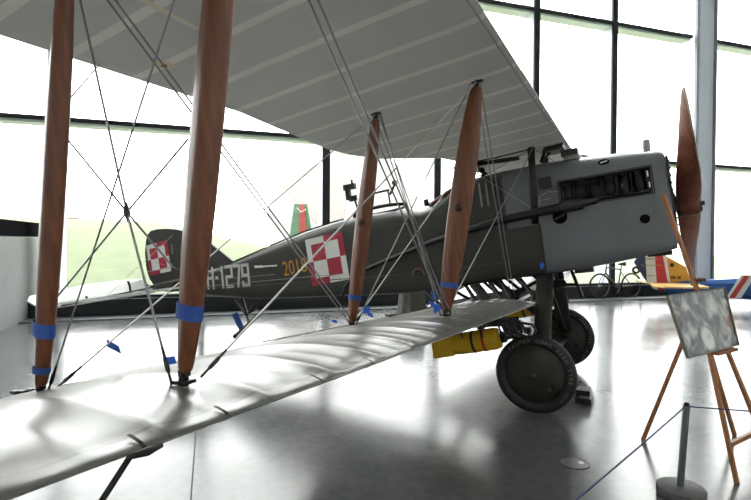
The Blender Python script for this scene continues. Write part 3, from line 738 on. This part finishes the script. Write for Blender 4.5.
# tail skid
ts = part(MB().bar((-4.47, 0, -.15), (-3.97, 0, .13), .035, .045).tube([(-3.97, 0, .13), (-3.94, 0, .16), (-4.04, 0, .21), (-4.10, 0, .17)], .012, 8), 'tail_skid', leather)
part(MB().lathe([(0, .03), (.035, .02), (.035, -.02), (0, -.03)], (-4.49, 0, -.165), (.8, 0, .6), 12), 'skid_shoe', darkmetal, ts)
part(MB().tube([(-4.50, 0, .44), (-4.22, 0, .12)], .014).tube([(-4.23, -.06, .42), (-4.22, 0, .12)], .025).tube([(-3.86, 0, .36), (-4.20, 0, .14)], .014).tube([(-4.0, -.05, .37), (-4.18, 0, .17)], .010).tube([(-4.22, 0, .14), (-4.04, 0, .2)], .012).tube([(-4.21, 0, .13), (-4.21, 0, .02), (-4.24, 0, -.02)], .014), 'skid_post', darkmetal, ts)
part(MB().prism([(-4.50, -.02, .16), (-4.38, -.02, .19), (-4.29, -.02, -.02), (-4.38, -.02, -.08)], (0, .004, 0)), 'tape_flag', tape, ts)

# ---- undercarriage
disc_m = mat('wheel_cover_khaki', (.026, .025, .020), .5, noise=.15, nscale=6)
def wheel(y, lab):
    c = Vector((wx, y, wz)); rt_ = .353; tw = .052
    prof = [(rt_-tw*1.0+tw*math.cos(a), tw*math.sin(a)) for a in [2*math.pi*k/20 for k in range(21)]]
    ty = part(MB().lathe(prof, c, (0, 1, 0), 64), 'wheel', rubber)
    ty['label'] = lab
    for s in (-1, 1):
        part(MB().lathe([(0, .075*s), (.04, .072*s), (.14, .055*s), (.26, .022*s), (.272, .010*s)], c, (0, 1, 0), 56), 'wheel_cover', disc_m, ty)
    part(MB().lathe([(0, -.10), (.018, -.10), (.022, -.07)], c, (0, 1, 0), 16).lathe([(0, .10), (.018, .10), (.022, .07)], c, (0, 1, 0), 16), 'hub_cap', mat('hub_brown', (.09, .05, .035), .5), ty)
    part(MB().lathe([(0, -.004), (.032, -.002), (.034, .004)], c+Vector((.125, -.052, -.11)), (0.1, -1, -.1), 18), 'valve_hole', black, ty)
    q = MB(); sgn = -1
    def put(txt, a0, a1, size, rr):
        ch_ = list(txt); n = len(ch_)
        for i, ch in enumerate(ch_):
            if ch == ' ': continue
            a = R(a0+(a1-a0)*i/(n-1)); vs, fs = text_mesh(ch, size)
            rd = Vector((math.cos(a), 0, math.sin(a))); tg = Vector((math.sin(a), 0, -math.cos(a)))
            yy = y-tw*1.06
            q.add([Vector((wx, yy, wz))+rd*(rr+v.y)+tg*v.x for v in vs], fs)
    put('PALMER CORD AERO TYRE', 127, -14, .046, .303); put('700x100', -32, -50, .028, .303)
    part(q, 'tyre_lettering', lettering, ty)
    return ty
wheel(-.963, 'near wheel, lettered tyre'); wheel(.864, 'far wheel')
part(MB().tube([(wx, -1.05, wz), (wx, .95, wz)], .024, 12), 'axle', darkmetal)
flat_strut((wx, -.8, wz+.01), (wx, .75, wz+.01), .16, .05, khaki, 'axle_fairing')
gearm = mat('gear_leg_khaki', (.026, .025, .022), .45)
for s in (-1, 1):
    y2 = .82
    flat_strut((-.0, s*y2, -.47), (.055, s*.34, .32), .165, .05, gearm, 'gear_leg')
    flat_strut((-.03, s*y2, -.47), (-.68, s*.36, .29), .10, .045, gearm, 'gear_leg')
    part(MB().tube([(.02, s*.78, -.44), (.07, -s*.30, .30)], .005, 6), 'bracing_wire', steel)
    # fuselage to lower wing struts
    for (xa, za, xb, zb) in ((-.52, .29, -.36, .09), (-.40, .29, -.26, .05), (-.20, .29, -.05, .1), (-.78, .27, -.62, .05), (-1.25, .26, -1.0, .04)):
        part(MB().tube([(xa, s*.32, za), (xb, s*.46, zb)], .02, 8), 'wing_root_strut', black)
for x in (FS, RS): part(MB().tube([(x, -.5, x*TI+.05), (x, .5, x*TI+.05)], .03, 10), 'centre_spar', khaki)
part(MB().tube([(-.35, -.3, .12), (-.15, -.3, .2), (.03, -.3, .27)], .018, 8).tube([(-.33, -.3, .08), (-.05, -.33, .24)], .012, 8), 'control_rod', black)
wp = part(MB().lathe([(0, .10), (.04, .08), (.055, 0), (.04, -.10), (0, -.13)], (.10, .05, .17), (1, 0, 0), 16).tube([(.10, .05, .18), (.10, .05, .34)], .02).box((.02, .1, .18), (.1, .08, .12)), 'wind_pump', black)
part(MB().bar((.26, .05, .30), (.33, .05, -.0), .035, .012, 0, (0, 1, 0)).tube([(.1, .05, .17), (.31, .05, .15)], .014), 'pump_blade', darkmetal, wp)

# ---------------------------------------------------------------- bombs under the wings
def bomb(y, lab):
    root = empty('bomb'); root.matrix_world = Matrix.Translation((.07, 0, .015)) @ Mrot.to_4x4(); tag(root, lab, 'bomb', 'yellow bombs under the biplane')
    sl = .10
    def ax(x): return -.185+sl*(x+.4)
    pr_ = [(0, .0), (.03, .01), (.085, .015), (.098, .05), (.10, .3), (.098, .42), (.085, .50), (.06, .60), (.05, .63), (.0, .64)]
    part(MB().lathe([(r_, -h) for r_, h in pr_], (-.33, y, ax(-.33)), (1, 0, sl), 32), 'body', yellow, root)
    for u, m_, nm in ((-.58, black, 'black_band'), (-.48, mat('signal_red', (.5, .03, .015), .5), 'red_band')):
        part(MB().lathe([(.1005, -.012), (.1025, -.01), (.1025, .01), (.1005, .012)], (u, y, ax(u)), (1, 0, sl), 32), nm, m_, root)
    for a in (45, 135):
        v = Vector((0, math.cos(R(a)), math.sin(R(a)))); c0 = Vector((-.97, y, ax(-.97)))
        q = MB().prism([c0+v*.125, c0-v*.125, c0-v*.125+Vector((.2, 0, sl*.2)), c0-v*.04+Vector((.30, 0, sl*.3)), c0+v*.04+Vector((.30, 0, sl*.3)), c0+v*.125+Vector((.2, 0, sl*.2))], Vector((1, 0, 0)).cross(v)*.006)
        part(q, 'tail_fin', yellow, root)
    q = MB()
    for s in range(4):
        a, b_ = R(45+90*s), R(135+90*s); c0 = Vector((-.97, y, ax(-.97)))
        p, r_ = c0+Vector((0, math.cos(a), math.sin(a)))*.125, c0+Vector((0, math.cos(b_), math.sin(b_)))*.125
        q.prism([p, r_, r_+Vector((.2, 0, sl*.2)), p+Vector((.2, 0, sl*.2))], Vector((0, math.cos((a+b_)/2), math.sin((a+b_)/2)))*.004)
    part(q, 'tail_box', yellow, root)
    part(MB().lathe([(0, .10), (.02, .09), (.03, .03), (.05, .02), (.05, -.02)], (-.31, y, ax(-.31)), (1, 0, sl), 20), 'fuse', darkmetal, root)
    return root
bomb(-1.10, 'yellow bomb with black and red bands hanging under the near lower wing'); bomb(1.10, 'yellow bomb under the far lower wing, glimpsed between the undercarriage legs')
for s in (-1, 1):
    y = s*1.10; q = MB()
    q.box((-.52, y, -.045), (.9, .05, .035)); q.box((-.52, y-.05, -.035), (.85, .02, .06)); q.box((-.52, y+.05, -.035), (.85, .02, .06))
    for x in (-.8, -.6, -.42, -.2): q.box((x, y, -.06), (.05, .17, .04)); q.tube([(x, y-.09, -.06), (x+.02, y-.11, -.15)], .01); q.tube([(x, y, -.06), (x, y, .0)], .014)
    for k in range(7):
        x = -.27+.035*k; q.tube([(x, y-.03+.01*(k % 3), -.04), (x+.03, y-.06, -.12-.02*(k % 2)), (x+.07, y-.04, -.17)], .010, 6); q.lathe([(0, .015), (.018, 0), (0, -.015)], (x+.03, y-.06, -.12), (0, 1, 0), 10)
    q.box((-.14, y, -.08), (.16, .09, .07)); q.box((-.02, y, -.12), (.06, .07, .05))
    q.tube([(-.05, y-.02, -.05), (.03, y-.03, -.07), (.05, y-.03, -.12), (.02, y-.03, -.17)], .012)
    part(q, 'bomb_rack', darkmetal)

# ---------------------------------------------------------------- chocks, floor disc
ch = MB()
for k in range(2):
    ch.box((0, .0, .03+.075*k), (.14-.03*k, .16, .05)); 
ch.box((-.05, 0, .06), (.03, .12, .12))
for (x, y, nm) in ((.33, -.47, 'black stepped wheel chock on the floor just in front of the near lettered wheel'),):
    q = MB(); q.v, q.f, q.m, q.sm = list(ch.v), list(ch.f), list(ch.m), list(ch.sm); o = q.build('wheel_chock', black); o.location = (x+.03, y, .001); tag(o, nm, 'chock')
q = MB().lathe([(.098, .0), (.098, .004), (.092, .004), (.092, .0)], (.437, -1.93, 0), (0, 0, 1), 48).lathe([(0, .002), (.092, .002)], (.437, -1.93, 0), (0, 0, 1), 48, 1)
q.lathe([(0, .003), (.018, .003)], (.475, -1.905, 0), (0, 0, 1), 12, 2)
tag(q.build('floor_hatch', [darkmetal, mat('hatch_grey', (.10, .10, .10), .3), bright]), 'small round metal cover set flush in the polished floor', 'floor cover')

# ---------------------------------------------------------------- rope barrier
def post(x, y, lab, grp=None):
    r = empty('barrier_post', (x, y, 0), lab, 'barrier post', 'low barrier posts')
    MB().lathe([(0, .0), (.130, .0), (.132, .01), (.132, .050), (.127, .056), (0, .06)], (0, 0, 0), (0, 0, 1), 48).build('base', mat('cast_base', (.10, .10, .10), .6, noise=.3, nscale=40, bump=.6, bscale=80), r)
    MB().tube([(-.005, 0, .055), (.022, .01, .54)], .019, 16).build('pole', mat('pole_grey', (.16, .17, .17), .4, .5), r)
    MB().lathe([(0, .012), (.010, .010), (.016, 0), (.016, -.02), (.012, -.022)], (.022, .01, .55), (0, 0, 1), 16).build('cap', black, r)
    return r
post(1.05, -2.10, 'low grey barrier post on round cast base, in front of the easel')
ropem = mat('blue_rope', (.03, .05, .16), .6)
def rope(a, b_, sag, lab, c2):
    a, b_ = Vector(a), Vector(b_); pts = [a.lerp(b_, k/24)-UP*sag*4*(k/24)*(1-k/24) for k in range(25)]
    o = MB().tube(pts, .004, 8).build('barrier_rope', ropem); return tag(o, lab, 'rope', 'ropes of the low barrier')
rope((1.06, -2.105, .535), (.35, -4.35, .52), .012, 'thin blue rope running from the barrier post down to the lower left', 0)
rope((1.085, -2.08, .535), (3.6, -1.2, .53), .02, 'thin blue rope running right from the barrier post past the easel legs', 0)

# ---------------------------------------------------------------- easel with picture
E1 = Vector((1.371, -1.759, 0)); EU = Vector((.4855, .8743, 0)); EN = Vector((.8743, -.4855, 0)); LE_ = R(19)
def E(uv, h): return E1+EU*uv+(UP*math.cos(LE_)-EN*math.sin(LE_))*h
ez = empty('easel', E1+EU*.25, 'tall wooden display easel on splayed legs, holding a framed picture', 'easel')
def ep(mb, name, m_, par=None):
    mb.v = [tuple(Vector(v)-ez.location) for v in mb.v]; return mb.build(name, m_, par or ez)
def ebar(a, b_, w_, t_): return MB().bar(a, b_, w_, t_, 0, tuple(EN))
ep(ebar(E(.0, 0), E(.24, .90), .032, .022), 'leg', pine); ep(ebar(E(.56, 0), E(.46, .90), .032, .022), 'leg', pine)
ep(ebar(Vector((.852, -1.241, 0)), E(.30, 1.05)-EN*.06, .03, .02), 'rear_leg', pine); ep(ebar(Vector((1.49, -.80, 0)), E(.34, .92)-EN*.05, .03, .02), 'rear_leg', pine)
ep(ebar(E(.07, .22), E(.50, .22), .03, .02), 'crossbar', pine)
ep(ebar(E(.355, .86), E(.335, 1.99), .040, .02), 'mast', pine)
ep(ebar(E(.19, .80)+EN*.045, E(.49, .80)+EN*.045, .02, .05), 'tray', pine)
ep(MB().tube([E(.35, 1.31)+EN*.0, E(.35, 1.31)+EN*.06], .012).bar(E(.35, 1.315)+EN*.04, E(.40, 1.31)+EN*.045, .028, .03, 0, tuple(EN)), 'clamp', mat('dark_wood', (.12, .04, .02), .4), ez)
# picture on the easel: corners measured on the easel plane
def on_plane(px, py, P0, nn):
    d = Vector(f2)+Vector(r3)*(px-375.5)/503.4+Vector(u3)*(250-py)/503.4
    c = Vector((.82, -5.593, 1.502)); return c+d*((P0-c).dot(nn)/d.dot(nn))
EPN = EU.cross(UP*math.cos(LE_)-EN*math.sin(LE_)).normalized()
if EPN.dot(EN) < 0: EPN = -EPN
crn = [on_plane(px, py, E(.3, 1.2)+EN*.045, EPN) for px, py in ((688, 358), (738, 345), (724, 288), (667, 296))]
pc = sum(crn, Vector())/4
pic = empty('framed_picture', pc, 'rectangular reflective grey picture leaning on the wooden easel', 'picture')
Mp = bpy.data.materials.new('picture_print'); Mp.use_nodes = True; T = Mp.node_tree; b = T.nodes['Principled BSDF']
tc = T.nodes.new('ShaderNodeTexCoord'); n1 = T.nodes.new('ShaderNodeTexNoise'); n1.inputs['Scale'].default_value = 9; n1.inputs['Detail'].default_value = 6; n1.inputs['Distortion'].default_value = 1.2
T.links.new(tc.outputs['Object'], n1.inputs['Vector']); r = T.nodes.new('ShaderNodeValToRGB')
n1.inputs['Scale'].default_value = 11; n1.inputs['Distortion'].default_value = .5
e = r.color_ramp.elements; e[0].position = .30; e[0].color = (.06, .06, .065, 1); e[1].position = .74; e[1].color = (.9, .9, .88, 1); x = e.new(.5); x.color = (.26, .26, .27, 1)
def blob(P, rad, soft):      # soft-edged printed patch around a point of the picture
    vd = T.nodes.new('ShaderNodeVectorMath'); vd.operation = 'DISTANCE'; T.links.new(tc.outputs['Object'], vd.inputs[0]); vd.inputs[1].default_value = tuple(P)
    dn = math_node(T, 'ADD', vd.outputs['Value'], math_node(T, 'MULTIPLY', math_node(T, 'SUBTRACT', n1.outputs[0], .5), .14))
    m_ = T.nodes.new('ShaderNodeMapRange'); T.links.new(dn, m_.inputs[0]); m_.inputs[1].default_value = rad; m_.inputs[2].default_value = rad-soft
    return m_.outputs[0]
A_, B_, C_, D_ = [p-pc for p in crn]
def pt(u, v): return (A_.lerp(B_, u)).lerp(D_.lerp(C_, u), v)
fac = math_node(T, 'ADD', n1.outputs[0], math_node(T, 'MULTIPLY', blob(pt(.45, .22), .09, .03), .26))
fac = math_node(T, 'ADD', fac, math_node(T, 'MULTIPLY', blob(pt(.7, .75), .10, .06), .16))
T.links.new(fac, r.inputs[0])
mm = T.nodes.new('ShaderNodeMix'); mm.data_type = 'RGBA'; T.links.new(math_node(T, 'MULTIPLY', blob(pt(.92, .42), .085, .05), .75), mm.inputs[0]); T.links.new(r.outputs[0], mm.inputs[6]); mm.inputs[7].default_value = (.34, .15, .10, 1)
T.links.new(mm.outputs[2], b.inputs['Base Color']); b.inputs['Roughness'].default_value = .18; b.inputs['Coat Weight'].default_value = .6
mb = MB().prism([p-pc for p in crn], -EPN*.012); mb.build('print', Mp, pic)
q = MB()
for i in range(4):
    a, b_ = crn[i]-pc, crn[(i+1) % 4]-pc; q.bar(a, b_, .008, .022, 0, tuple(EPN))
q.build('frame', mat('picture_edge', (.22, .21, .17), .4, .3), pic)

# ---------------------------------------------------------------- bicycles
def bicycle(pa, pb, lab, m_):
    # pa rear axle ground, pb front axle ground
    pa, pb = Vector(pa), Vector(pb); d = (pb-pa).normalized(); ln = (pb-pa).length
    root = empty('bicycle', pa, lab, 'bicycle', 'bicycles by the window'); root.rotation_euler = (0, 0, math.atan2(d.y, d.x))
    for i, x in enumerate((0, ln)):
        wl = MB().lathe([(.328+.026*math.cos(a), .026*math.sin(a)) for a in [2*math.pi*k/10 for k in range(11)]], (x, 0, .353), (0, 1, 0), 40).build('wheel', black, root)
        q = MB()
        for k in range(14): a = 2*math.pi*k/14; q.tube([(x, 0, .353), (x+.33*math.cos(a), 0, .353+.33*math.sin(a))], .001, 3)
        q.lathe([(0, -.03), (.02, -.03), (.02, .03), (0, .03)], (x, 0, .353), (0, 1, 0), 10).build('spokes', steel, wl)
    bb = (.43*ln, 0, .30); st_ = (.34*ln, 0, .80); hd = (.80*ln, 0, .86); hl = (.83*ln, 0, .72)
    MB().tube([bb, st_], .018).tube([st_, hd], .018).tube([bb, hl], .022).tube([hd, hl], .022).tube([(0, .0, .353), bb], .012).tube([(0, 0, .353), (.35*ln, 0, .74)], .011).build('frame', m_, root)
    MB().tube([hl, (ln*.93, .06, .55), (ln, .05, .353)], .013).tube([hl, (ln*.93, -.06, .55), (ln, -.05, .353)], .013).build('fork', m_, root)
    MB().tube([hd, (.79*ln, 0, .97)], .014).tube([(.79*ln, -.30, 1.0), (.82*ln, 0, .97), (.79*ln, .30, 1.0)], .013).build('handlebar', black, root)
    MB().tube([st_, (.32*ln, 0, .93)], .013).tube([(.22*ln, 0, .95), (.30*ln, 0, .95), (.42*ln, 0, .94)], [.06, .045, .02], 10).build('saddle', black, root)
    MB().lathe([(.085, -.01), (.10, 0), (.085, .01)], bb, (0, 1, 0), 20).bar((bb[0], .06, bb[2]), (bb[0]+.08, .06, bb[2]-.15), .02, .012).bar((bb[0], -.06, bb[2]), (bb[0]-.08, -.06, bb[2]+.15), .02, .012).build('crank', darkmetal, root)
    return root
bm_ = mat('bike_paint', (.05, .055, .06), .35)
bicycle((.60, 10.0, 0), (-.15, 9.26, 0), 'dark bicycle standing side-on by the window between the biplane wheels and the striped tail', bm_)
bicycle((-2.52, 7.55, 0), (-3.22, 6.85, 0), 'bicycle mostly hidden behind the lower wing root, only a spoked wheel showing', bm_)

# ---------------------------------------------------------------- grey draped stand behind the wing
q = MB(); cx_, cy_ = -2.98, 3.10
vs = []; n = 48; lv = [(0, .36, .9), (.1, .30, .7), (.35, .255, .45), (.6, .235, .25), (.76, .225, .12), (.80, .20, 0), (.81, .02, 0)]
for z, r_, am in lv:
    for k in range(n):
        a = 2*math.pi*k/n; rr = r_*(1+am*.10*math.sin(a*9)+am*.05*math.sin(a*5+1)); vs.append((rr*math.cos(a), rr*math.sin(a)*.9, z))
fs = [(i*n+k, i*n+(k+1) % n, (i+1)*n+(k+1) % n, (i+1)*n+k) for i in range(len(lv)-1) for k in range(n)]
o = q.add(vs, fs, 0, True).build('draped_stand', mat('grey_green_cloth', (.10, .10, .085), .85, noise=.2, nscale=6, bump=.4)); o.location = (cx_, cy_, 0)
tag(o, 'grey cloth-draped stand on the floor behind the lower wing, under the fuselage', 'stand')

# ---------------------------------------------------------------- second aeroplane tail at right
t2 = empty('striped_aeroplane', (4.2, 9.8, 0), 'second aeroplane with yellow tailplane and blue, white and red striped rudder', 'aeroplane')
Z0 = Vector((.82, -5.593, 1.502))
DP = 12.6
PC = Z0+(Vector(f2)+Vector(r3)*(690-375.5)/503.4)*DP; PC.z = 0
XD = Vector((r3[0], r3[1], 0)).normalized(); XD = (XD*math.cos(R(12))-Vector((f2[0], f2[1], 0)).normalized()*math.sin(R(12))).normalized(); YD = Vector((-XD.y, XD.x, 0))
def onT(px, py, dy=0):
    d = Vector(f2)+Vector(r3)*(px-375.5)/503.4+Vector(u3)*(250-py)/503.4
    P = Z0+d*((PC+YD*dy-Z0).dot(YD)/d.dot(YD)); return P-t2.location
def tpart(pxs, name, m_, th_=.04, dy=0, par=None):
    return MB().prism([onT(*p, dy) for p in pxs], YD*th_).build(name, m_, par or t2)
blue = mat('royal_blue', (.015, .09, .33), .35); navy = mat('navy_paint', (.02, .03, .10), .4); ochre = mat('fin_yellow', (.72, .36, .03), .4); cream = mat('tailplane_yellow', (.80, .50, .18), .4); wht2 = mat('rudder_white', (.72, .72, .68), .5); red2 = mat('rudder_red', (.55, .03, .04), .45)
rd2 = tpart([(634, 262), (640, 253), (646, 251), (653, 251), (664, 286), (669, 291), (658, 290), (646, 281)], 'rudder', navy)
tpart([(645, 250.5), (654.5, 250), (658, 290), (654, 289), (647, 281)], 'white_stripe', wht2, .05, -.012, rd2)
tpart([(654.5, 250), (662, 252), (669.5, 291), (660, 291), (657, 286)], 'red_stripe', red2, .05, -.014, rd2)
tpart([(662.5, 252), (666, 254), (671, 286), (668, 286)], 'white_edge', wht2, .05, -.013, rd2)
gold = mat('gold_script', (.40, .30, .12), .4); q = MB()
for (px0, px1, py, am) in ((646, 657, 258.5, .035), (641, 662, 265, .03), (648, 655, 275.5, .02)):
    a, b_ = onT(px0, py+.5, -.03), onT(px1, py, -.03)
    q.tube([a.lerp(b_, k/44)+UP*am*math.sin(k*1.9)*(.6+.4*math.sin(k*.7))+XD*.01*math.cos(k*1.9) for k in range(45)], .006, 4)
q.build('gold_script', gold, rd2)
f2_ = tpart([(667, 257), (686, 267), (692, 285), (671, 286)], 'fin', ochre, .05, 0)
q = MB()
for k in range(6):
    if k != 3: q.box(onT(671.5+1.7*k, 277.6, -.02), (.028, .01, .07), 0, (XD, YD, UP))
q.build('fin_marks', mat('mark_brown', (.12, .05, .01), .6), f2_)
c0 = onT(672, 265, -.02); MB().lathe([(0, 0), (.05, 0)], c0, tuple(-YD), 20).build('fin_badge', black, f2_)
MB().lathe([(.07+.03*math.cos(a), .03*math.sin(a)) for a in [2*math.pi*k/10 for k in range(11)]], onT(636, 270, -.03), tuple(YD), 20).build('tail_wheel', black, t2)
q = MB()
secs = [(664, 284, 291.5, .06), (680, 281.5, 294, .14), (720, 279, 297, .30), (751, 276.5, 299, .40), (800, 271, 304, .5), (860, 264, 310, .55)]
vs = []
for px, ya, yb, wd in secs:
    a, b_ = onT(px, ya), onT(px, yb)
    for k in range(12):
        t = 2*math.pi*k/12; c = (a+b_)/2; hh = (a-b_).length/2; vs.append(c+UP*hh*max(-1, min(1, 1.15*math.sin(t)))+YD*wd*max(-1, min(1, 1.15*math.cos(t)))+YD*0)
fs = [(i*12+k, i*12+(k+1) % 12, (i+1)*12+(k+1) % 12, (i+1)*12+k) for i in range(len(secs)-1) for k in range(12)]+[tuple(range(12)), tuple(range(60, 72))]
fb = q.add(vs, fs, 0, False).build('fuselage', blue, t2)
def band(xa, xb, m_, nm):
    vs = []
    for (px, py) in ((xa+10, 275.5), (xb+10, 275.5), (xb-5, 298), (xa-5, 298)): vs.append(onT(px, py, -.42))
    MB().prism(vs, YD*.01).build(nm, m_, fb)
band(731, 734, wht2, 'white_stripe'); band(734, 740, red2, 'red_stripe'); band(740, 746, wht2, 'white_stripe')
for s, pts in ((-1, [(641, 281), (664, 281), (688, 281.5), (690, 285), (675, 289), (662, 286.5)]),):
    zc = (onT(664, 283)+t2.location).z-0
q = MB(); A0 = onT(668, 284.2)
q.prism([A0+XD*-.42-YD*.05, A0+XD*.62-YD*.05, A0+XD*.5-YD*1.1, A0+XD*.15-YD*1.35, A0+XD*-.5-YD*1.25, A0+XD*-.62-YD*.9], UP*.04); q.prism([A0+XD*-.42+YD*.1, A0+XD*.62+YD*.1, A0+XD*.7+YD*1.1, A0+XD*.4+YD*1.35, A0+XD*-.3+YD*1.25, A0+XD*-.5+YD*.9], UP*.04)
q.build('tailplane', cream, t2)

# ---------------------------------------------------------------- outdoor things seen through the glass
def outpt(px, py, dp):
    return Z0+(Vector(f2)+Vector(r3)*(px-375.5)/503.4+Vector(u3)*(250-py)/503.4)*dp
od = empty('parked_aeroplane_tail', outpt(302, 236, 22), 'green and red tail fin of an aircraft parked outside on the lawn', 'aeroplane')
L0 = od.location.copy(); fd = Vector((f2[0], f2[1], 0)).normalized()
MB().prism([outpt(*p, 22)-L0 for p in ((289, 240), (294, 204), (307, 204), (313, 240))], fd*.25).build('fin', mat('faded_green', (.10, .20, .13), .7), od)
MB().prism([outpt(*p, 21.95)-L0 for p in ((299, 240), (299, 204.2), (304, 204.2), (308, 240))], fd*.05).build('red_stripe', mat('faded_red', (.34, .06, .05), .7), od)
MB().bar(outpt(297, 208, 21.85)-L0, outpt(301, 212, 21.85)-L0, .06, .02).bar(outpt(301, 212, 21.85)-L0, outpt(306, 209, 21.85)-L0, .06, .02).build('white_mark', white, od)
# arched hangar outside
hb = empty('arched_hangar', outpt(330, 240, 42), 'large pale pink arched building far outside beyond the lawn', 'building')
L0 = hb.location.copy()
arc = [outpt(345+82*math.cos(a), 245-105*math.sin(a), 42)-L0 for a in [math.pi*k/24 for k in range(25)]]
MB().prism(arc, fd*6).build('wall', mat('hangar_cream', (.36, .355, .35), .8), hb)
arc = [outpt(x, y, 41.9)-L0 for x, y in ((266, 172), (272, 160), (285, 146), (305, 136), (345, 130), (345, 240), (318, 225), (295, 200), (280, 185))]
MB().prism(arc, fd*.05).build('pink_panel', mat('hangar_pink', (.29, .25, .245), .8), hb)
bn = empty('park_bench', outpt(66, 234, 24), 'small wooden bench far off on the lawn', 'bench'); L0 = bn.location.copy()
XR = Vector((r3[0], r3[1], 0)).normalized()
MB().box((0, 0, .42), (1.0, .35, .05), 0, (XR, fd, UP)).build('seat', mat('bench_wood', (.16, .12, .09), .7), bn)
MB().box(fd*.18+UP*.7, (1.0, .04, .25), 0, (XR, fd, UP)).build('backrest', mat('bench_wood', (.16, .12, .09), .7), bn)
for s in (-.4, .4): MB().box(XR*s+UP*.2, (.05, .35, .42), 0, (XR, fd, UP)).build('leg', mat('bench_wood', (.16, .12, .09), .7), bn)
